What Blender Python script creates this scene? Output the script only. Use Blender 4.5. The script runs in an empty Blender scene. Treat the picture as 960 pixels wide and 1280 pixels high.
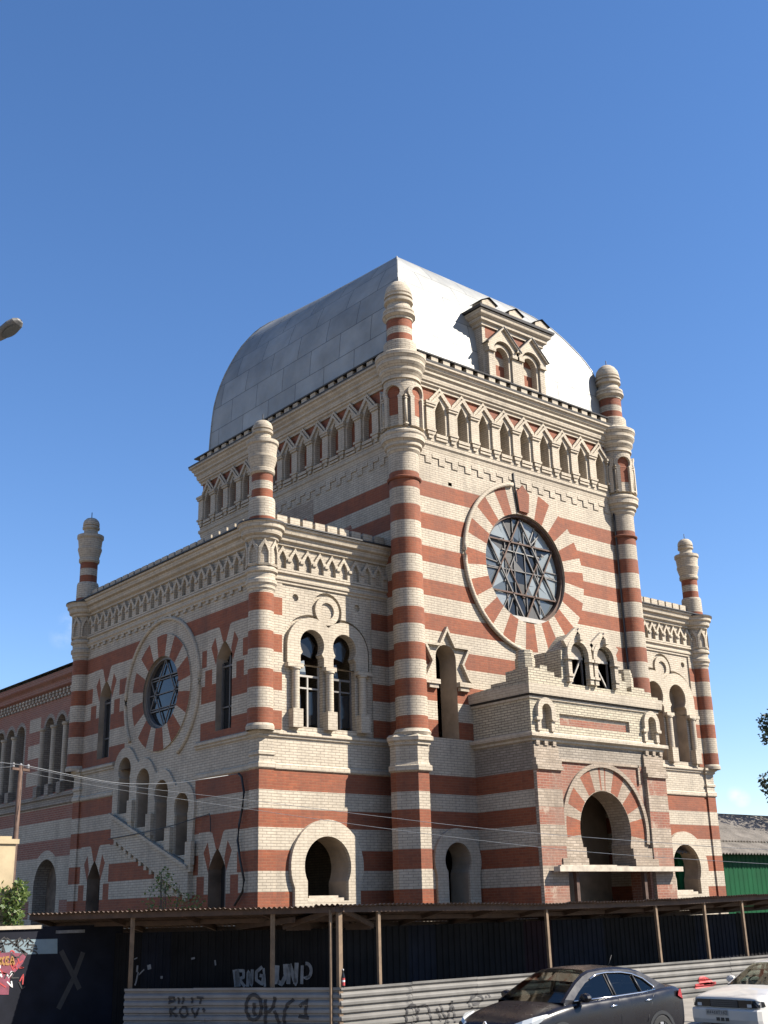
import bpy, bmesh, math, random
from mathutils import Vector, Matrix
from mathutils.geometry import delaunay_2d_cdt
random.seed(11)
PI = math.pi
S = bpy.context.scene
COL = S.collection
rad = math.radians

# ------------------------------------------------------------------ materials
MATS = {}
def nt(name):
    m = bpy.data.materials.new(name); m.use_nodes = True
    n = m.node_tree; n.nodes.clear()
    out = n.nodes.new('ShaderNodeOutputMaterial'); b = n.nodes.new('ShaderNodeBsdfPrincipled')
    n.links.new(b.outputs[0], out.inputs[0])
    MATS[name] = m
    return m, n, b
def N(n, t, **kw):
    x = n.nodes.new(t)
    for k, v in kw.items():
        if k.startswith('i_'):
            x.inputs[k[2:].replace('_', ' ')].default_value = v
        else: setattr(x, k, v)
    return x
def mix(n, fac, a, b, mode='MIX'):
    x = n.nodes.new('ShaderNodeMix'); x.data_type = 'RGBA'; x.blend_type = mode
    for s, v in ((0, fac), (6, a), (7, b)):
        if hasattr(v, 'is_linked') or hasattr(v, 'links'): n.links.new(v, x.inputs[s])
        else: x.inputs[s].default_value = v if s == 0 else (*v, 1)
    return x.outputs[2]
def noise(n, scale, detail=4, rough=.55, coord='Object', vec=None):
    x = N(n, 'ShaderNodeTexNoise', i_Scale=scale, i_Detail=detail, i_Roughness=rough)
    if vec is None:
        tc = N(n, 'ShaderNodeTexCoord'); vec = tc.outputs[coord]
    n.links.new(vec, x.inputs['Vector'])
    return x.outputs[0]
def ramp(n, src, stops):
    r = N(n, 'ShaderNodeValToRGB'); e = r.color_ramp.elements
    while len(e) < len(stops): e.new(.5)
    for i, (p, c) in enumerate(stops):
        e[i].position = p; e[i].color = (c, c, c, 1) if not isinstance(c, tuple) else (*c, 1)
    n.links.new(src, r.inputs[0]); return r.outputs[0]
def bump(n, b, h, s=.4, d=.02):
    x = N(n, 'ShaderNodeBump', i_Strength=s, i_Distance=d)
    n.links.new(h, x.inputs['Height']); n.links.new(x.outputs[0], b.inputs['Normal'])

def brick(name, c1, c2, mortar, msize=.012, stain=(.45, .42, .36), stain_amt=.35, rough=.85, patch=None):
    m, n, b = nt(name)
    uv = N(n, 'ShaderNodeUVMap')
    t = N(n, 'ShaderNodeTexBrick', offset=.5)
    n.links.new(uv.outputs[0], t.inputs['Vector'])
    for k, v in (('Color1', (*c1, 1)), ('Color2', (*c2, 1)), ('Mortar', (*mortar, 1)), ('Scale', 1.0), ('Mortar Size', msize),
                 ('Mortar Smooth', .2), ('Bias', 0.0), ('Brick Width', .27), ('Row Height', .077)):
        t.inputs[k].default_value = v
    big = noise(n, .55, 6, .65)
    f1 = ramp(n, big, [(.42, 0.0), (.72, stain_amt)])
    c = mix(n, f1, t.outputs[0], stain)
    # streaks of dirt: noise squeezed along the height
    tc = N(n, 'ShaderNodeTexCoord'); mp = N(n, 'ShaderNodeMapping'); mp.inputs['Scale'].default_value = (2.2, 2.2, .22)
    n.links.new(tc.outputs['Object'], mp.inputs[0])
    st = noise(n, 1.0, 5, .6, vec=mp.outputs[0])
    f2 = ramp(n, st, [(.5, 0.0), (.8, stain_amt * .9)])
    c = mix(n, f2, c, tuple(s * .7 for s in stain))
    fine = noise(n, 7, 3, .6)
    f3 = ramp(n, fine, [(.28, .84), (.72, 1.07)])
    c = mix(n, 1.0, c, f3, 'MULTIPLY')
    if patch:
        pn = ramp(n, noise(n, 1.3, 6, .7), [(.56, 0.0), (.64, 1.0)])
        c = mix(n, pn, c, patch)
    n.links.new(c, b.inputs['Base Color']); b.inputs['Roughness'].default_value = rough
    inv = N(n, 'ShaderNodeMath', operation='SUBTRACT'); inv.inputs[0].default_value = 1.0
    n.links.new(t.outputs['Fac'], inv.inputs[1])
    ad = N(n, 'ShaderNodeMath', operation='ADD'); n.links.new(inv.outputs[0], ad.inputs[0])
    ml = N(n, 'ShaderNodeMath', operation='MULTIPLY'); n.links.new(fine, ml.inputs[0]); ml.inputs[1].default_value = .6
    n.links.new(ml.outputs[0], ad.inputs[1])
    bump(n, b, ad.outputs[0], .5, .012)
    return m
def plain(name, c, rough=.8, metal=0.0, var=.15, scale=3.0, c2=None, bmp=0.0, coat=0.0, spec=.5):
    m, n, b = nt(name)
    nz = noise(n, scale, 5, .6)
    f = ramp(n, nz, [(.3, 0.0), (.7, 1.0)])
    col = mix(n, f, tuple(x * (1 - var) for x in c), c2 if c2 else tuple(min(1, x * (1 + var)) for x in c))
    n.links.new(col, b.inputs['Base Color'])
    b.inputs['Roughness'].default_value = rough; b.inputs['Metallic'].default_value = metal; b.inputs['Specular IOR Level'].default_value = spec
    if coat: b.inputs['Coat Weight'].default_value = coat; b.inputs['Coat Roughness'].default_value = .03
    if bmp: bump(n, b, nz, bmp, .02)
    return m

brick('white_brick', (.405, .35, .272), (.37, .318, .244), (.20, .163, .123), .009, (.17, .145, .115), .55)
brick('red_brick', (.215, .055, .019), (.165, .041, .0145), (.19, .078, .038), .008, (.10, .040, .025), .62)
brick('worn_white', (.33, .27, .21), (.24, .19, .14), (.17, .135, .10), .012, (.17, .13, .095), .75)
brick('worn_red', (.20, .065, .034), (.155, .046, .026), (.24, .155, .11), .009, (.20, .13, .095), .7, patch=(.26, .195, .145))
brick('grey_brick', (.26, .225, .185), (.20, .17, .135), (.115, .095, .075), .012, (.14, .115, .09), .5)
brick('silicate', (.40, .355, .262), (.32, .285, .21), (.13, .105, .08), .012, (.25, .21, .15), .3)
brick('moulding', (.40, .346, .268), (.375, .322, .248), (.24, .195, .143), .007, (.18, .15, .115), .42)
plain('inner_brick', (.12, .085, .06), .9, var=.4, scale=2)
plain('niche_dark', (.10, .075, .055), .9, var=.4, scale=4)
plain('plaster', (.24, .19, .14), .9, var=.35, scale=1.2)
plain('dark_metal', (.022, .02, .02), .6, .2, .3)
plain('old_wood', (.33, .285, .225), .8, var=.25, scale=5)
plain('pale_frame', (.27, .25, .22), .6, var=.2, scale=5)
plain('grey_frame', (.09, .083, .078), .6, var=.25, scale=5)
plain('old_frame', (.19, .18, .165), .6, var=.2)
plain('rust', (.07, .04, .028), .75, .2, .4, 6)
plain('flat_roof', (.08, .08, .08), .9)
plain('cable', (.012, .012, .012), .6)
plain('pale_wire', (.24, .245, .245), .45)
# window glass that reflects the sky
def glassy(name, c, rough=.08, sp=.5):
    m, n, b = nt(name)
    b.inputs['Base Color'].default_value = (*c, 1); b.inputs['Roughness'].default_value = rough
    b.inputs['Specular IOR Level'].default_value = sp
    nz = noise(n, 1.7, 2); bump(n, b, nz, .12, .05)
    return m
glassy('dark_glass', (.016, .017, .018), .08, .35); glassy('grey_glass', (.075, .085, .09), .12); glassy('pale_glass', (.17, .19, .195), .25)
glassy('void', (.012, .012, .013), .6)  # near-black sheet standing in for the unlit dark behind missing panes
# galvanised sheet roof with seams
def roofmat():
    m, n, b = nt('zinc_sheet')
    uv = N(n, 'ShaderNodeUVMap'); t = N(n, 'ShaderNodeTexBrick', offset=.5)
    n.links.new(uv.outputs[0], t.inputs['Vector'])
    for k, v in (('Color1', (.29, .29, .272, 1)), ('Color2', (.225, .226, .214, 1)), ('Mortar', (.085, .086, .086, 1)), ('Scale', 1.0), ('Mortar Size', .016),
                 ('Mortar Smooth', .3), ('Bias', 0.0), ('Brick Width', 1.75), ('Row Height', 1.02)): t.inputs[k].default_value = v
    nz = noise(n, .8, 5, .6); f = ramp(n, nz, [(.32, .74), (.7, 1.08)])
    c = mix(n, 1.0, t.outputs[0], f, 'MULTIPLY')
    n.links.new(c, b.inputs['Base Color'])
    b.inputs['Metallic'].default_value = .3; b.inputs['Specular IOR Level'].default_value = .3
    r = ramp(n, noise(n, 2.2, 4), [(.3, .48), (.7, .62)]); n.links.new(r, b.inputs['Roughness'])
    inv = N(n, 'ShaderNodeMath', operation='MULTIPLY'); inv.inputs[1].default_value = 1
    n.links.new(t.outputs['Fac'], inv.inputs[0])
    ad = N(n, 'ShaderNodeMath', operation='ADD'); n.links.new(inv.outputs[0], ad.inputs[0])
    n.links.new(noise(n, .9, 2), ad.inputs[1]); bump(n, b, ad.outputs[0], .35, .02)
roofmat()

# ------------------------------------------------------------------ mesh helpers
class MB:
    def __init__(s): s.v = []; s.f = []; s.m = []; s.uv = []; s.sm = []
    def face(s, pts, m, uv=None, smooth=False):
        i = len(s.v); s.v += [tuple(p) for p in pts]; s.raw(range(i, i + len(pts)), m, uv, smooth)
    def raw(s, idx, m, uv=None, smooth=False):
        idx = list(idx)
        if uv is None:
            P = [Vector(s.v[i]) for i in idx]
            nn = Vector((0, 0, 0))
            for a in range(len(P)):
                p, q = P[a], P[(a + 1) % len(P)]
                nn += Vector(((p.y - q.y) * (p.z + q.z), (p.z - q.z) * (p.x + q.x), (p.x - q.x) * (p.y + q.y)))
            if nn.length > 1e-12: nn.normalize()
            if abs(nn.z) > .8: uv = [(p.x, p.y) for p in P]
            else:
                t = Vector((-nn.y, nn.x)); t = t.normalized() if t.length > 1e-9 else Vector((1, 0))
                uv = [(p.x * t.x + p.y * t.y, p.z) for p in P]
        s.f.append(idx); s.m.append(m); s.uv.append(list(uv)); s.sm.append(smooth)
    def box(s, a, b, m, skip=()):
        (x0, y0, z0), (x1, y1, z1) = a, b
        Q = [((x0, y0, z0), (x1, y0, z0), (x1, y0, z1), (x0, y0, z1)), ((x1, y1, z0), (x0, y1, z0), (x0, y1, z1), (x1, y1, z1)),
             ((x0, y1, z0), (x0, y0, z0), (x0, y0, z1), (x0, y1, z1)), ((x1, y0, z0), (x1, y1, z0), (x1, y1, z1), (x1, y0, z1)),
             ((x0, y0, z1), (x1, y0, z1), (x1, y1, z1), (x0, y1, z1)), ((x0, y1, z0), (x1, y1, z0), (x1, y0, z0), (x0, y0, z0))]
        for i, q in enumerate(Q):
            if i not in skip: s.face(q, m)
    def fbox(s, fr, u0, u1, v0, v1, d0, d1, m):
        c = [fr(u, v, d) for d in (d0, d1) for v in (v0, v1) for u in (u0, u1)]
        for q in ((4, 5, 7, 6), (0, 2, 3, 1), (0, 4, 6, 2), (1, 3, 7, 5), (2, 6, 7, 3), (0, 1, 5, 4)): s.face([c[i] for i in q], m)
    def bar(s, p, q, w, m, h=None, up=(0, 0, 1)):
        p = Vector(p); q = Vector(q); d = (q - p).normalized(); h = h or w
        a = d.cross(Vector(up))
        if a.length < 1e-4: a = d.cross(Vector((1, 0, 0)))
        a.normalize(); b = a.cross(d)
        A = [p + a * w / 2 * i + b * h / 2 * j for i, j in ((-1, -1), (1, -1), (1, 1), (-1, 1))]
        B = [x + (q - p) for x in A]
        for i in range(4):
            j = (i + 1) % 4; s.face((A[i], A[j], B[j], B[i]), m)
        s.face(A[::-1], m); s.face(B, m)
    def tube(s, pts, r, m, n=8, smooth=True, r2=None, cap=True):
        pts = [Vector(p) for p in pts]; base = len(s.v); K = len(pts)
        ref = Vector((0, 0, 1))
        for i, p in enumerate(pts):
            d = (pts[min(i + 1, K - 1)] - pts[max(i - 1, 0)]).normalized()
            a = d.cross(ref)
            if a.length < 1e-3: a = d.cross(Vector((1, 0, 0)))
            a.normalize(); b = a.cross(d)
            rr = r if r2 is None else r + (r2 - r) * i / (K - 1)
            for k in range(n):
                t = 2 * PI * k / n; s.v.append(tuple(p + a * rr * math.cos(t) + b * rr * math.sin(t)))
        for i in range(K - 1):
            for k in range(n):
                s.raw((base + i * n + k, base + i * n + (k + 1) % n, base + (i + 1) * n + (k + 1) % n, base + (i + 1) * n + k), m, None, smooth)
        if cap:
            s.raw([base + k for k in range(n)][::-1], m); s.raw([base + (K - 1) * n + k for k in range(n)], m)
    def lathe(s, cx, cy, prof, seg=36, ur=.47, smooth=True):
        # prof: (r, z, material of the segment that follows)
        for (r0, z0, m), (r1, z1, _) in zip(prof, prof[1:]):
            if m is None: continue
            b = len(s.v)
            for r, z in ((r0, z0), (r1, z1)):
                for k in range(seg):
                    a = 2 * PI * k / seg; s.v.append((cx + r * math.cos(a), cy + r * math.sin(a), z))
            for k in range(seg):
                k2 = (k + 1) % seg; a0 = 2 * PI * k / seg * ur; a1 = 2 * PI * (k + 1) / seg * ur
                va = z0; vb = z1 if abs(z1 - z0) > 1e-3 else z0 + abs(r1 - r0)
                s.raw((b + k, b + k2, b + seg + k2, b + seg + k), m, ((a0, va), (a1, va), (a1, vb), (a0, vb)), smooth)
    def build(s, name, parent=None, loc=None):
        me = bpy.data.meshes.new(name)
        me.from_pydata(s.v, [], s.f)
        names = []
        for m in s.m:
            if m not in names: names.append(m)
        for m in names: me.materials.append(MATS[m])
        ix = {m: i for i, m in enumerate(names)}
        me.polygons.foreach_set('material_index', [ix[m] for m in s.m])
        me.polygons.foreach_set('use_smooth', s.sm)
        lay = me.uv_layers.new(name='UVMap')
        flat = [c for u in s.uv for p in u for c in p]
        lay.data.foreach_set('uv', flat)
        me.update()
        o = bpy.data.objects.new(name, me); COL.objects.link(o)
        if parent:
            o.parent = parent
            if parent.type == 'EMPTY' and loc is None: o.location = -parent.location
        if loc is not None: o.location = loc
        return o
def thing(name, label, cat, loc=(0, 0, 0), group=None, rz=0):
    o = bpy.data.objects.new(name, None); COL.objects.link(o); o.empty_display_size = .3
    o.location = loc; o.rotation_euler = (0, 0, rz); o['label'] = label; o['category'] = cat
    if group: o['group'] = group
    return o
def tag(o, label, cat, group=None):
    o['label'] = label; o['category'] = cat
    if group: o['group'] = group
    return o
def kind(o, k): o['kind'] = k; return o
def dup(root, loc, rz=0, label=None):
    r = root.copy(); COL.objects.link(r); r.location = loc; r.rotation_euler = (0, 0, rz)
    if label: r['label'] = label
    for ch in list(root.children):
        c = ch.copy(); COL.objects.link(c); c.parent = r
        for g in ch.children:
            d = g.copy(); COL.objects.link(d); d.parent = c
    return r

def F_front(y0): return lambda u, v, d=0: (u, y0 - d, v)
def F_left(x0): return lambda u, v, d=0: (x0 - d, u, v)
def F_right(x0): return lambda u, v, d=0: (x0 + d, u, v)
def F_back(y0): return lambda u, v, d=0: (u, y0 + d, v)
def F_cyl(cx, cy, r, a):   # u runs round the cylinder starting at angle a
    return lambda u, v, d=0: (cx + (r + d) * math.cos(a + u / r), cy + (r + d) * math.sin(a + u / r), v)

def inside(poly, x, y):
    c = False; j = len(poly) - 1
    for i in range(len(poly)):
        xi, yi = poly[i]; xj, yj = poly[j]
        if (yi > y) != (yj > y) and x < (xj - xi) * (y - yi) / (yj - yi) + xi: c = not c
        j = i
    return c
class Poly:
    def __init__(s, p):
        s.p = p; s.x0 = min(a[0] for a in p); s.x1 = max(a[0] for a in p); s.y0 = min(a[1] for a in p); s.y1 = max(a[1] for a in p)
    def has(s, x, y): return s.x0 <= x <= s.x1 and s.y0 <= y <= s.y1 and inside(s.p, x, y)
def sheet(mb, fr, outer, holes=(), paint=(), m='white_brick', d=0, uvo=(0, 0)):
    V = []; E = []
    for p in [outer] + list(holes) + [q for q, _ in paint]:
        b = len(V); V += [Vector(a) for a in p]; E += [(b + i, b + (i + 1) % len(p)) for i in range(len(p))]
    vs, es, fs, *_ = delaunay_2d_cdt(V, E, [], 0, 1e-5)
    O = Poly(outer); H = [Poly(h) for h in holes]; Pn = [(Poly(q), mm) for q, mm in paint]
    for f in fs:
        T = [vs[i] for i in f]; x = sum(t.x for t in T) / 3; y = sum(t.y for t in T) / 3
        if not O.has(x, y) or any(h.has(x, y) for h in H): continue
        mm = m
        for q, w in Pn:
            if q.has(x, y): mm = w
        mb.face([fr(t.x, t.y, d) for t in T], mm, [(t.x + uvo[0], t.y + uvo[1]) for t in T])
def rim(mb, fr, poly, d0, d1, m):
    for i in range(len(poly)):
        a = poly[i]; b = poly[(i + 1) % len(poly)]
        mb.face([fr(*a, d0), fr(*b, d0), fr(*b, d1), fr(*a, d1)], m)
def slab(mb, fr, outer, holes=(), d0=0, d1=.05, m='moulding', ms=None, paint=()):
    sheet(mb, fr, outer, holes, paint, m, d1)
    rim(mb, fr, outer, d0, d1, ms or m)
    for h in holes: rim(mb, fr, h, d0, d1, ms or m)
def sweep(mb, path, prof, m, closed=False):
    # path in plan, outward side is the right-hand side of the direction of travel; prof [(out, z)]
    n = len(path); P = [Vector(p) for p in path]; offs = []
    for i in range(n):
        ds = []
        if i > 0 or closed: ds.append((P[i] - P[i - 1]).normalized())
        if i < n - 1 or closed: ds.append((P[(i + 1) % n] - P[i]).normalized())
        ns = [Vector((d.y, -d.x)) for d in ds]
        if len(ns) == 2:
            k = ns[0] + ns[1]; k = k / (k.dot(ns[0])) if k.length > 1e-6 else ns[0]
        else: k = ns[0]
        offs.append(k)
    mm = m if isinstance(m, (list, tuple)) else [m] * (len(prof) - 1)
    for i in range(n if closed else n - 1):
        j = (i + 1) % n
        for k in range(len(prof) - 1):
            (o0, z0), (o1, z1) = prof[k], prof[k + 1]
            a = P[i] + offs[i] * o0; b = P[j] + offs[j] * o0; c = P[j] + offs[j] * o1; e = P[i] + offs[i] * o1
            mb.face([(a.x, a.y, z0), (b.x, b.y, z0), (c.x, c.y, z1), (e.x, e.y, z1)], mm[k])
        if not closed:
            pass
    if not closed:
        for i in (0, n - 1):
            mb.face([(P[i].x + offs[i].x * o, P[i].y + offs[i].y * o, z) for o, z in prof], mm[0])
def circ(cx, cz, r, n=32, a0=0, a1=360, close=False):
    full = abs(a1 - a0) >= 359.9
    k = n if full else n + 1
    return [(cx + r * math.cos(rad(a0 + (a1 - a0) * i / n)), cz + r * math.sin(rad(a0 + (a1 - a0) * i / n))) for i in range(k)]
def keyhole(cx, cz, r, nw, hw, z0, drop=.12, n=20):
    a = math.degrees(math.acos(min(1, nw / r)))
    arc = circ(cx, cz, r, n, -a, 180 + a)
    zn = cz - r * math.sin(rad(a)) - drop
    pts = arc + [(cx - hw, zn), (cx - hw, z0), (cx + hw, z0), (cx + hw, zn)]
    return pts
def archp(cx, hw, z0, zs, n=14):
    return circ(cx, zs, hw, n, 0, 180) + [(cx - hw, z0), (cx + hw, z0)]
def lancet(cx, hw, z0, zs, zp, n=5, k=.35):
    L = []
    for i in range(n + 1):
        t = i / n
        x = hw * (1 - t) ** (1 - k * .6); z = zs + (zp - zs) * t
        L.append((x, z))
    return [(cx + x, z) for x, z in L] + [(cx - x, z) for x, z in L[-2::-1]] + [(cx - hw, z0), (cx + hw, z0)]
def rect(a, b, c, d): return [(a, c), (b, c), (b, d), (a, d)]
def wedge(cx, cz, r0, r1, a0, a1, n=4):
    return circ(cx, cz, r1, n, a0, a1) + circ(cx, cz, r0, n, a1, a0)

# ------------------------------------------------------------------ camera, light, world
F_PX = 1464.94
yaw, pitch, roll = 0.69823939, 0.32741189, 0.02609435
fw = Vector((math.sin(yaw) * math.cos(pitch), math.cos(yaw) * math.cos(pitch), math.sin(pitch)))
rr = fw.cross(Vector((0, 0, 1))).normalized(); dd = fw.cross(rr)
r2 = rr * math.cos(roll) + dd * math.sin(roll); d2 = dd * math.cos(roll) - rr * math.sin(roll)
CAM = Vector((-22.685, -26.0, 2.7))
cam = bpy.data.cameras.new('camera'); co = bpy.data.objects.new('camera', cam); COL.objects.link(co)
co.matrix_world = Matrix(((r2.x, -d2.x, -fw.x, CAM.x), (r2.y, -d2.y, -fw.y, CAM.y), (r2.z, -d2.z, -fw.z, CAM.z), (0, 0, 0, 1)))
cam.sensor_fit = 'VERTICAL'; cam.sensor_height = 36; cam.sensor_width = 27; cam.lens = F_PX / 1280 * 36
cam.clip_end = 4000; cam.clip_start = .1
S.camera = co
S.render.resolution_x = 768; S.render.resolution_y = 1024
def ray(px, py):
    return (r2 * ((px - 480) / F_PX) + d2 * ((py - 640) / F_PX) + fw)
def at(px, py, depth=None, X=None, Y=None, Z=None):     # where the sight line through a point of the photo meets a plane (used for surveying)
    r = ray(px, py)
    t = depth if depth is not None else (X - CAM.x) / r.x if X is not None else (Y - CAM.y) / r.y if Y is not None else (Z - CAM.z) / r.z
    return CAM + r * t

SUN_AZ, SUN_EL = rad(42), rad(40)     # azimuth measured from the street front (-Y) towards +X
sd = Vector((math.sin(SUN_AZ) * math.cos(SUN_EL), -math.cos(SUN_AZ) * math.cos(SUN_EL), math.sin(SUN_EL)))
sl = bpy.data.lights.new('sun', 'SUN'); sl.energy = 5.0; sl.angle = rad(.5); sl.color = (1, .93, .82)
so = bpy.data.objects.new('sun', sl); COL.objects.link(so); so.rotation_euler = sd.to_track_quat('Z', 'Y').to_euler()
so.location = (0, -40, 60)
w = bpy.data.worlds.new('World'); S.world = w; w.use_nodes = True
n = w.node_tree; n.nodes.clear()
sky = N(n, 'ShaderNodeTexSky', sky_type='NISHITA', sun_disc=False, sun_elevation=SUN_EL, sun_rotation=math.atan2(sd.x, sd.y), altitude=150, air_density=1.0, dust_density=0.0, ozone_density=3.5)
hs = N(n, 'ShaderNodeHueSaturation'); hs.inputs['Saturation'].default_value = 1.16; hs.inputs['Value'].default_value = 1.52
n.links.new(sky.outputs[0], hs.inputs['Color'])
# two wisps of cloud low over the horizon
tc = N(n, 'ShaderNodeTexCoord'); cl = None
mp = N(n, 'ShaderNodeMapping'); mp.inputs['Scale'].default_value = (1, 1, 1.6); n.links.new(tc.outputs['Generated'], mp.inputs[0])
nz = noise(n, 26, 6, .62, vec=mp.outputs[0])
for (px, py, rad_, amt) in ((88, 783, .014, .30), (78, 796, .012, .22), (920, 993, .008, .8), (927, 998, .008, .8)):
    dv = ray(px, py).normalized()
    di = N(n, 'ShaderNodeVectorMath', operation='DISTANCE'); n.links.new(tc.outputs['Generated'], di.inputs[0]); di.inputs[1].default_value = dv
    mr = N(n, 'ShaderNodeMapRange'); mr.inputs[1].default_value = 0; mr.inputs[2].default_value = rad_; mr.inputs[3].default_value = amt; mr.inputs[4].default_value = 0
    n.links.new(di.outputs['Value'], mr.inputs[0])
    if cl is None: cl = mr.outputs[0]
    else:
        mx = N(n, 'ShaderNodeMath', operation='MAXIMUM'); n.links.new(cl, mx.inputs[0]); n.links.new(mr.outputs[0], mx.inputs[1]); cl = mx.outputs[0]
nr = ramp(n, nz, [(.40, 0.0), (.62, 1.0)])
ml = N(n, 'ShaderNodeMath', operation='MULTIPLY'); n.links.new(cl, ml.inputs[0]); n.links.new(nr, ml.inputs[1])
tint = mix(n, 1.0, hs.outputs[0], (.98, .90, .95), 'MULTIPLY')
skc = mix(n, ml.outputs[0], tint, (9, 9, 9))
bg = N(n, 'ShaderNodeBackground', i_Strength=.052); wo = N(n, 'ShaderNodeOutputWorld')
n.links.new(skc, bg.inputs[0]); n.links.new(bg.outputs[0], wo.inputs[0])
S.view_settings.view_transform = 'Standard'; S.view_settings.look = 'None'; S.view_settings.exposure = 1.4; S.view_settings.gamma = 1
S.view_settings.use_curve_mapping = False
# ================================================================== the synagogue
W_, R_, M_ = 'white_brick', 'red_brick', 'moulding'
TW, TD = 10.572, 12.2            # tower plan
YW, XL = 1.053, -4.625           # plane of the wing fronts, plane of the left flank
XR = 15.9                        # right flank
YB = 12.3                        # rear corner column of the left flank
HI = [(15.62 - 1.083 * k - .52, 15.62 - 1.083 * k) for k in range(8)]
LO = [(5.88, 6.42), (4.89, 5.38), (3.76, 4.30), (2.68, 3.23), (1.6, 2.15), (.5, 1.06)]
REDS = HI + LO
def is_red(z): return any(a < z < b for a, b in REDS)
def bandpaint(u0, u1, which, m=R_): return [(rect(u0, u1, a, b), m) for a, b in which]
syn = thing('synagogue', 'old synagogue of red and white striped brick with a silver metal dome roof', 'building', (5.3, 6, 0))
def shaft(r, z0, z1, white=W_, red=R_):
    zs = sorted({z0, z1} | {z for b in REDS for z in b if z0 < z < z1})
    return [(r, z, red if is_red((z + zn) / 2) else white) for z, zn in zip(zs, zs[1:])] + [(r, z1, None)]

FT = F_front(0); FW = F_front(YW); FL = F_left(XL); FTL = F_left(0)

# ---------- pointed arcade of the tower
def arcade(fr, cs, u0, u1, parent, back):
    """gabled arcade between string course and cornice; cs = centres of the niches"""
    hw = .22; hs = (cs[1] - cs[0]) / 2; nd = .12 if back == 'red_brick' else .34
    holes = [lancet(c, hw, 17.30, 18.12, 18.56, 4) for c in cs]
    zig = [(u0, 17.02), (u0, 18.38)]
    for c in cs: zig += [(c - hs, 18.36), (c, 18.86)]
    zig += [(cs[-1] + hs, 18.36), (u1, 18.40), (u1, 17.02)]
    mb = MB(); slab(mb, fr, zig, holes, 0, .10, M_)
    for c in cs:                               # double chevron hoods
        for o in (0, .15):
            p = [(c - hs + .02, 18.30 + o - .06), (c, 18.73 + o * 1.05), (c + hs - .02, 18.30 + o - .06), (c + hs - .02, 18.40 + o - .06), (c, 18.85 + o * 1.05 - .02), (c - hs + .02, 18.40 + o - .06)]
            slab(mb, fr, p, (), .10, .17 - o * .2, M_)
        for z0, z1, d in ((17.20, 17.30, .15), (17.09, 17.16, .13)): mb.fbox(fr, c - hw - .03, c + hw + .03, z0, z1, .10, d + .02, M_)
    piers = [(a + b) / 2 for a, b in zip(cs, cs[1:])] + [cs[0] - hs, cs[-1] + hs]
    for p in piers:
        w = .16
        mb.fbox(fr, p - w, p + w, 17.40, 18.20, .10, .17, M_)
        for z0, z1, x, d in ((18.20, 18.28, .20, .22), (18.28, 18.36, .23, .25), (17.34, 17.42, .20, .22), (17.22, 17.34, .14, .19), (17.10, 17.22, .08, .16)):
            mb.fbox(fr, p - x, p + x, z0, z1, .10, d, M_)
    mb.build('arcade', parent)
    for c, h in zip(cs, holes):
        k = MB(); rim(k, fr, h, -nd, 0, W_); sheet(k, fr, h, (), (), back, -nd)
        k.build('niche', parent)
    return holes
def dentils(fr, u0, u1, parent, z0=16.28, zt=16.72, per=.56):
    mb = MB(); n = int((u1 - u0) / per); per = (u1 - u0) / n
    p = [(u0, zt)]
    for i in range(n):
        a = u0 + i * per
        p += [(a, 16.50), (a + per * .5, 16.50), (a + per * .5, z0), (a + per - .03, z0), (a + per - .03, 16.60), (a + per, 16.60)]
    p += [(u1, zt)]
    slab(mb, fr, p, (), 0, .035, W_); mb.build('stepped_frieze', parent)

fc = [1.56 + .995 * i for i in range(9)]
lc = [1.62 + (11.62 - 1.62) / 11 * i for i in range(12)]
# ---------- tower front wall
RC, RZ, RR, RO = 5.32, 13.45, 1.9, 2.86
rose = circ(RC, RZ, RR, 48)
star_hole = archp(1.45, .42, 7.52, 9.95)
low_hole = keyhole(1.55, 4.0, .52, .42, .42, .3, .2)
mb = MB()
pq = at(562.5, 605.5, Y=0)
putlog = rect(pq.x - .08, pq.x + .08, pq.z - .06, pq.z + .06)
holes = [lancet(c, .22, 17.30, 18.12, 18.56, 4) for c in fc] + [rose, star_hole, low_hole, putlog]
paint = bandpaint(0, TW, HI + LO) + [(rect(.5, TW - .5, 18.42, 18.95), R_)]
paint += [(circ(RC, RZ, RO, 64), W_)]
for k in range(16):
    a = 90 + 22.5 * k
    if k == 0: paint.append(([(RC - .22, RZ + RR), (RC + .22, RZ + RR), (RC + .3, RZ + 2.7), (RC, RZ + 2.95), (RC - .3, RZ + 2.7)], R_))
    else: paint.append((wedge(RC, RZ, RR, RO, a - 5.9, a + 5.9), R_))
SC = 1.45; SZ = 9.8
def hexagram(cx, cz, r):
    return [(cx + (r if i % 2 == 0 else r / math.sqrt(3)) * math.cos(rad(90 + 30 * i)), cz + (r if i % 2 == 0 else r / math.sqrt(3)) * math.sin(rad(90 + 30 * i))) for i in range(12)]
paint += [([hexagram(SC, SZ, 1.1)[i % 12] for i in range(-4, 5)], M_)]
sheet(mb, FT, rect(0, TW, -.3, 18.95), holes, paint)
mb.build('wall', syn)
arcade(FT, fc, .55, TW - .55, syn, 'plaster')
dentils(FT, .62, TW - .62, syn)
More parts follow.
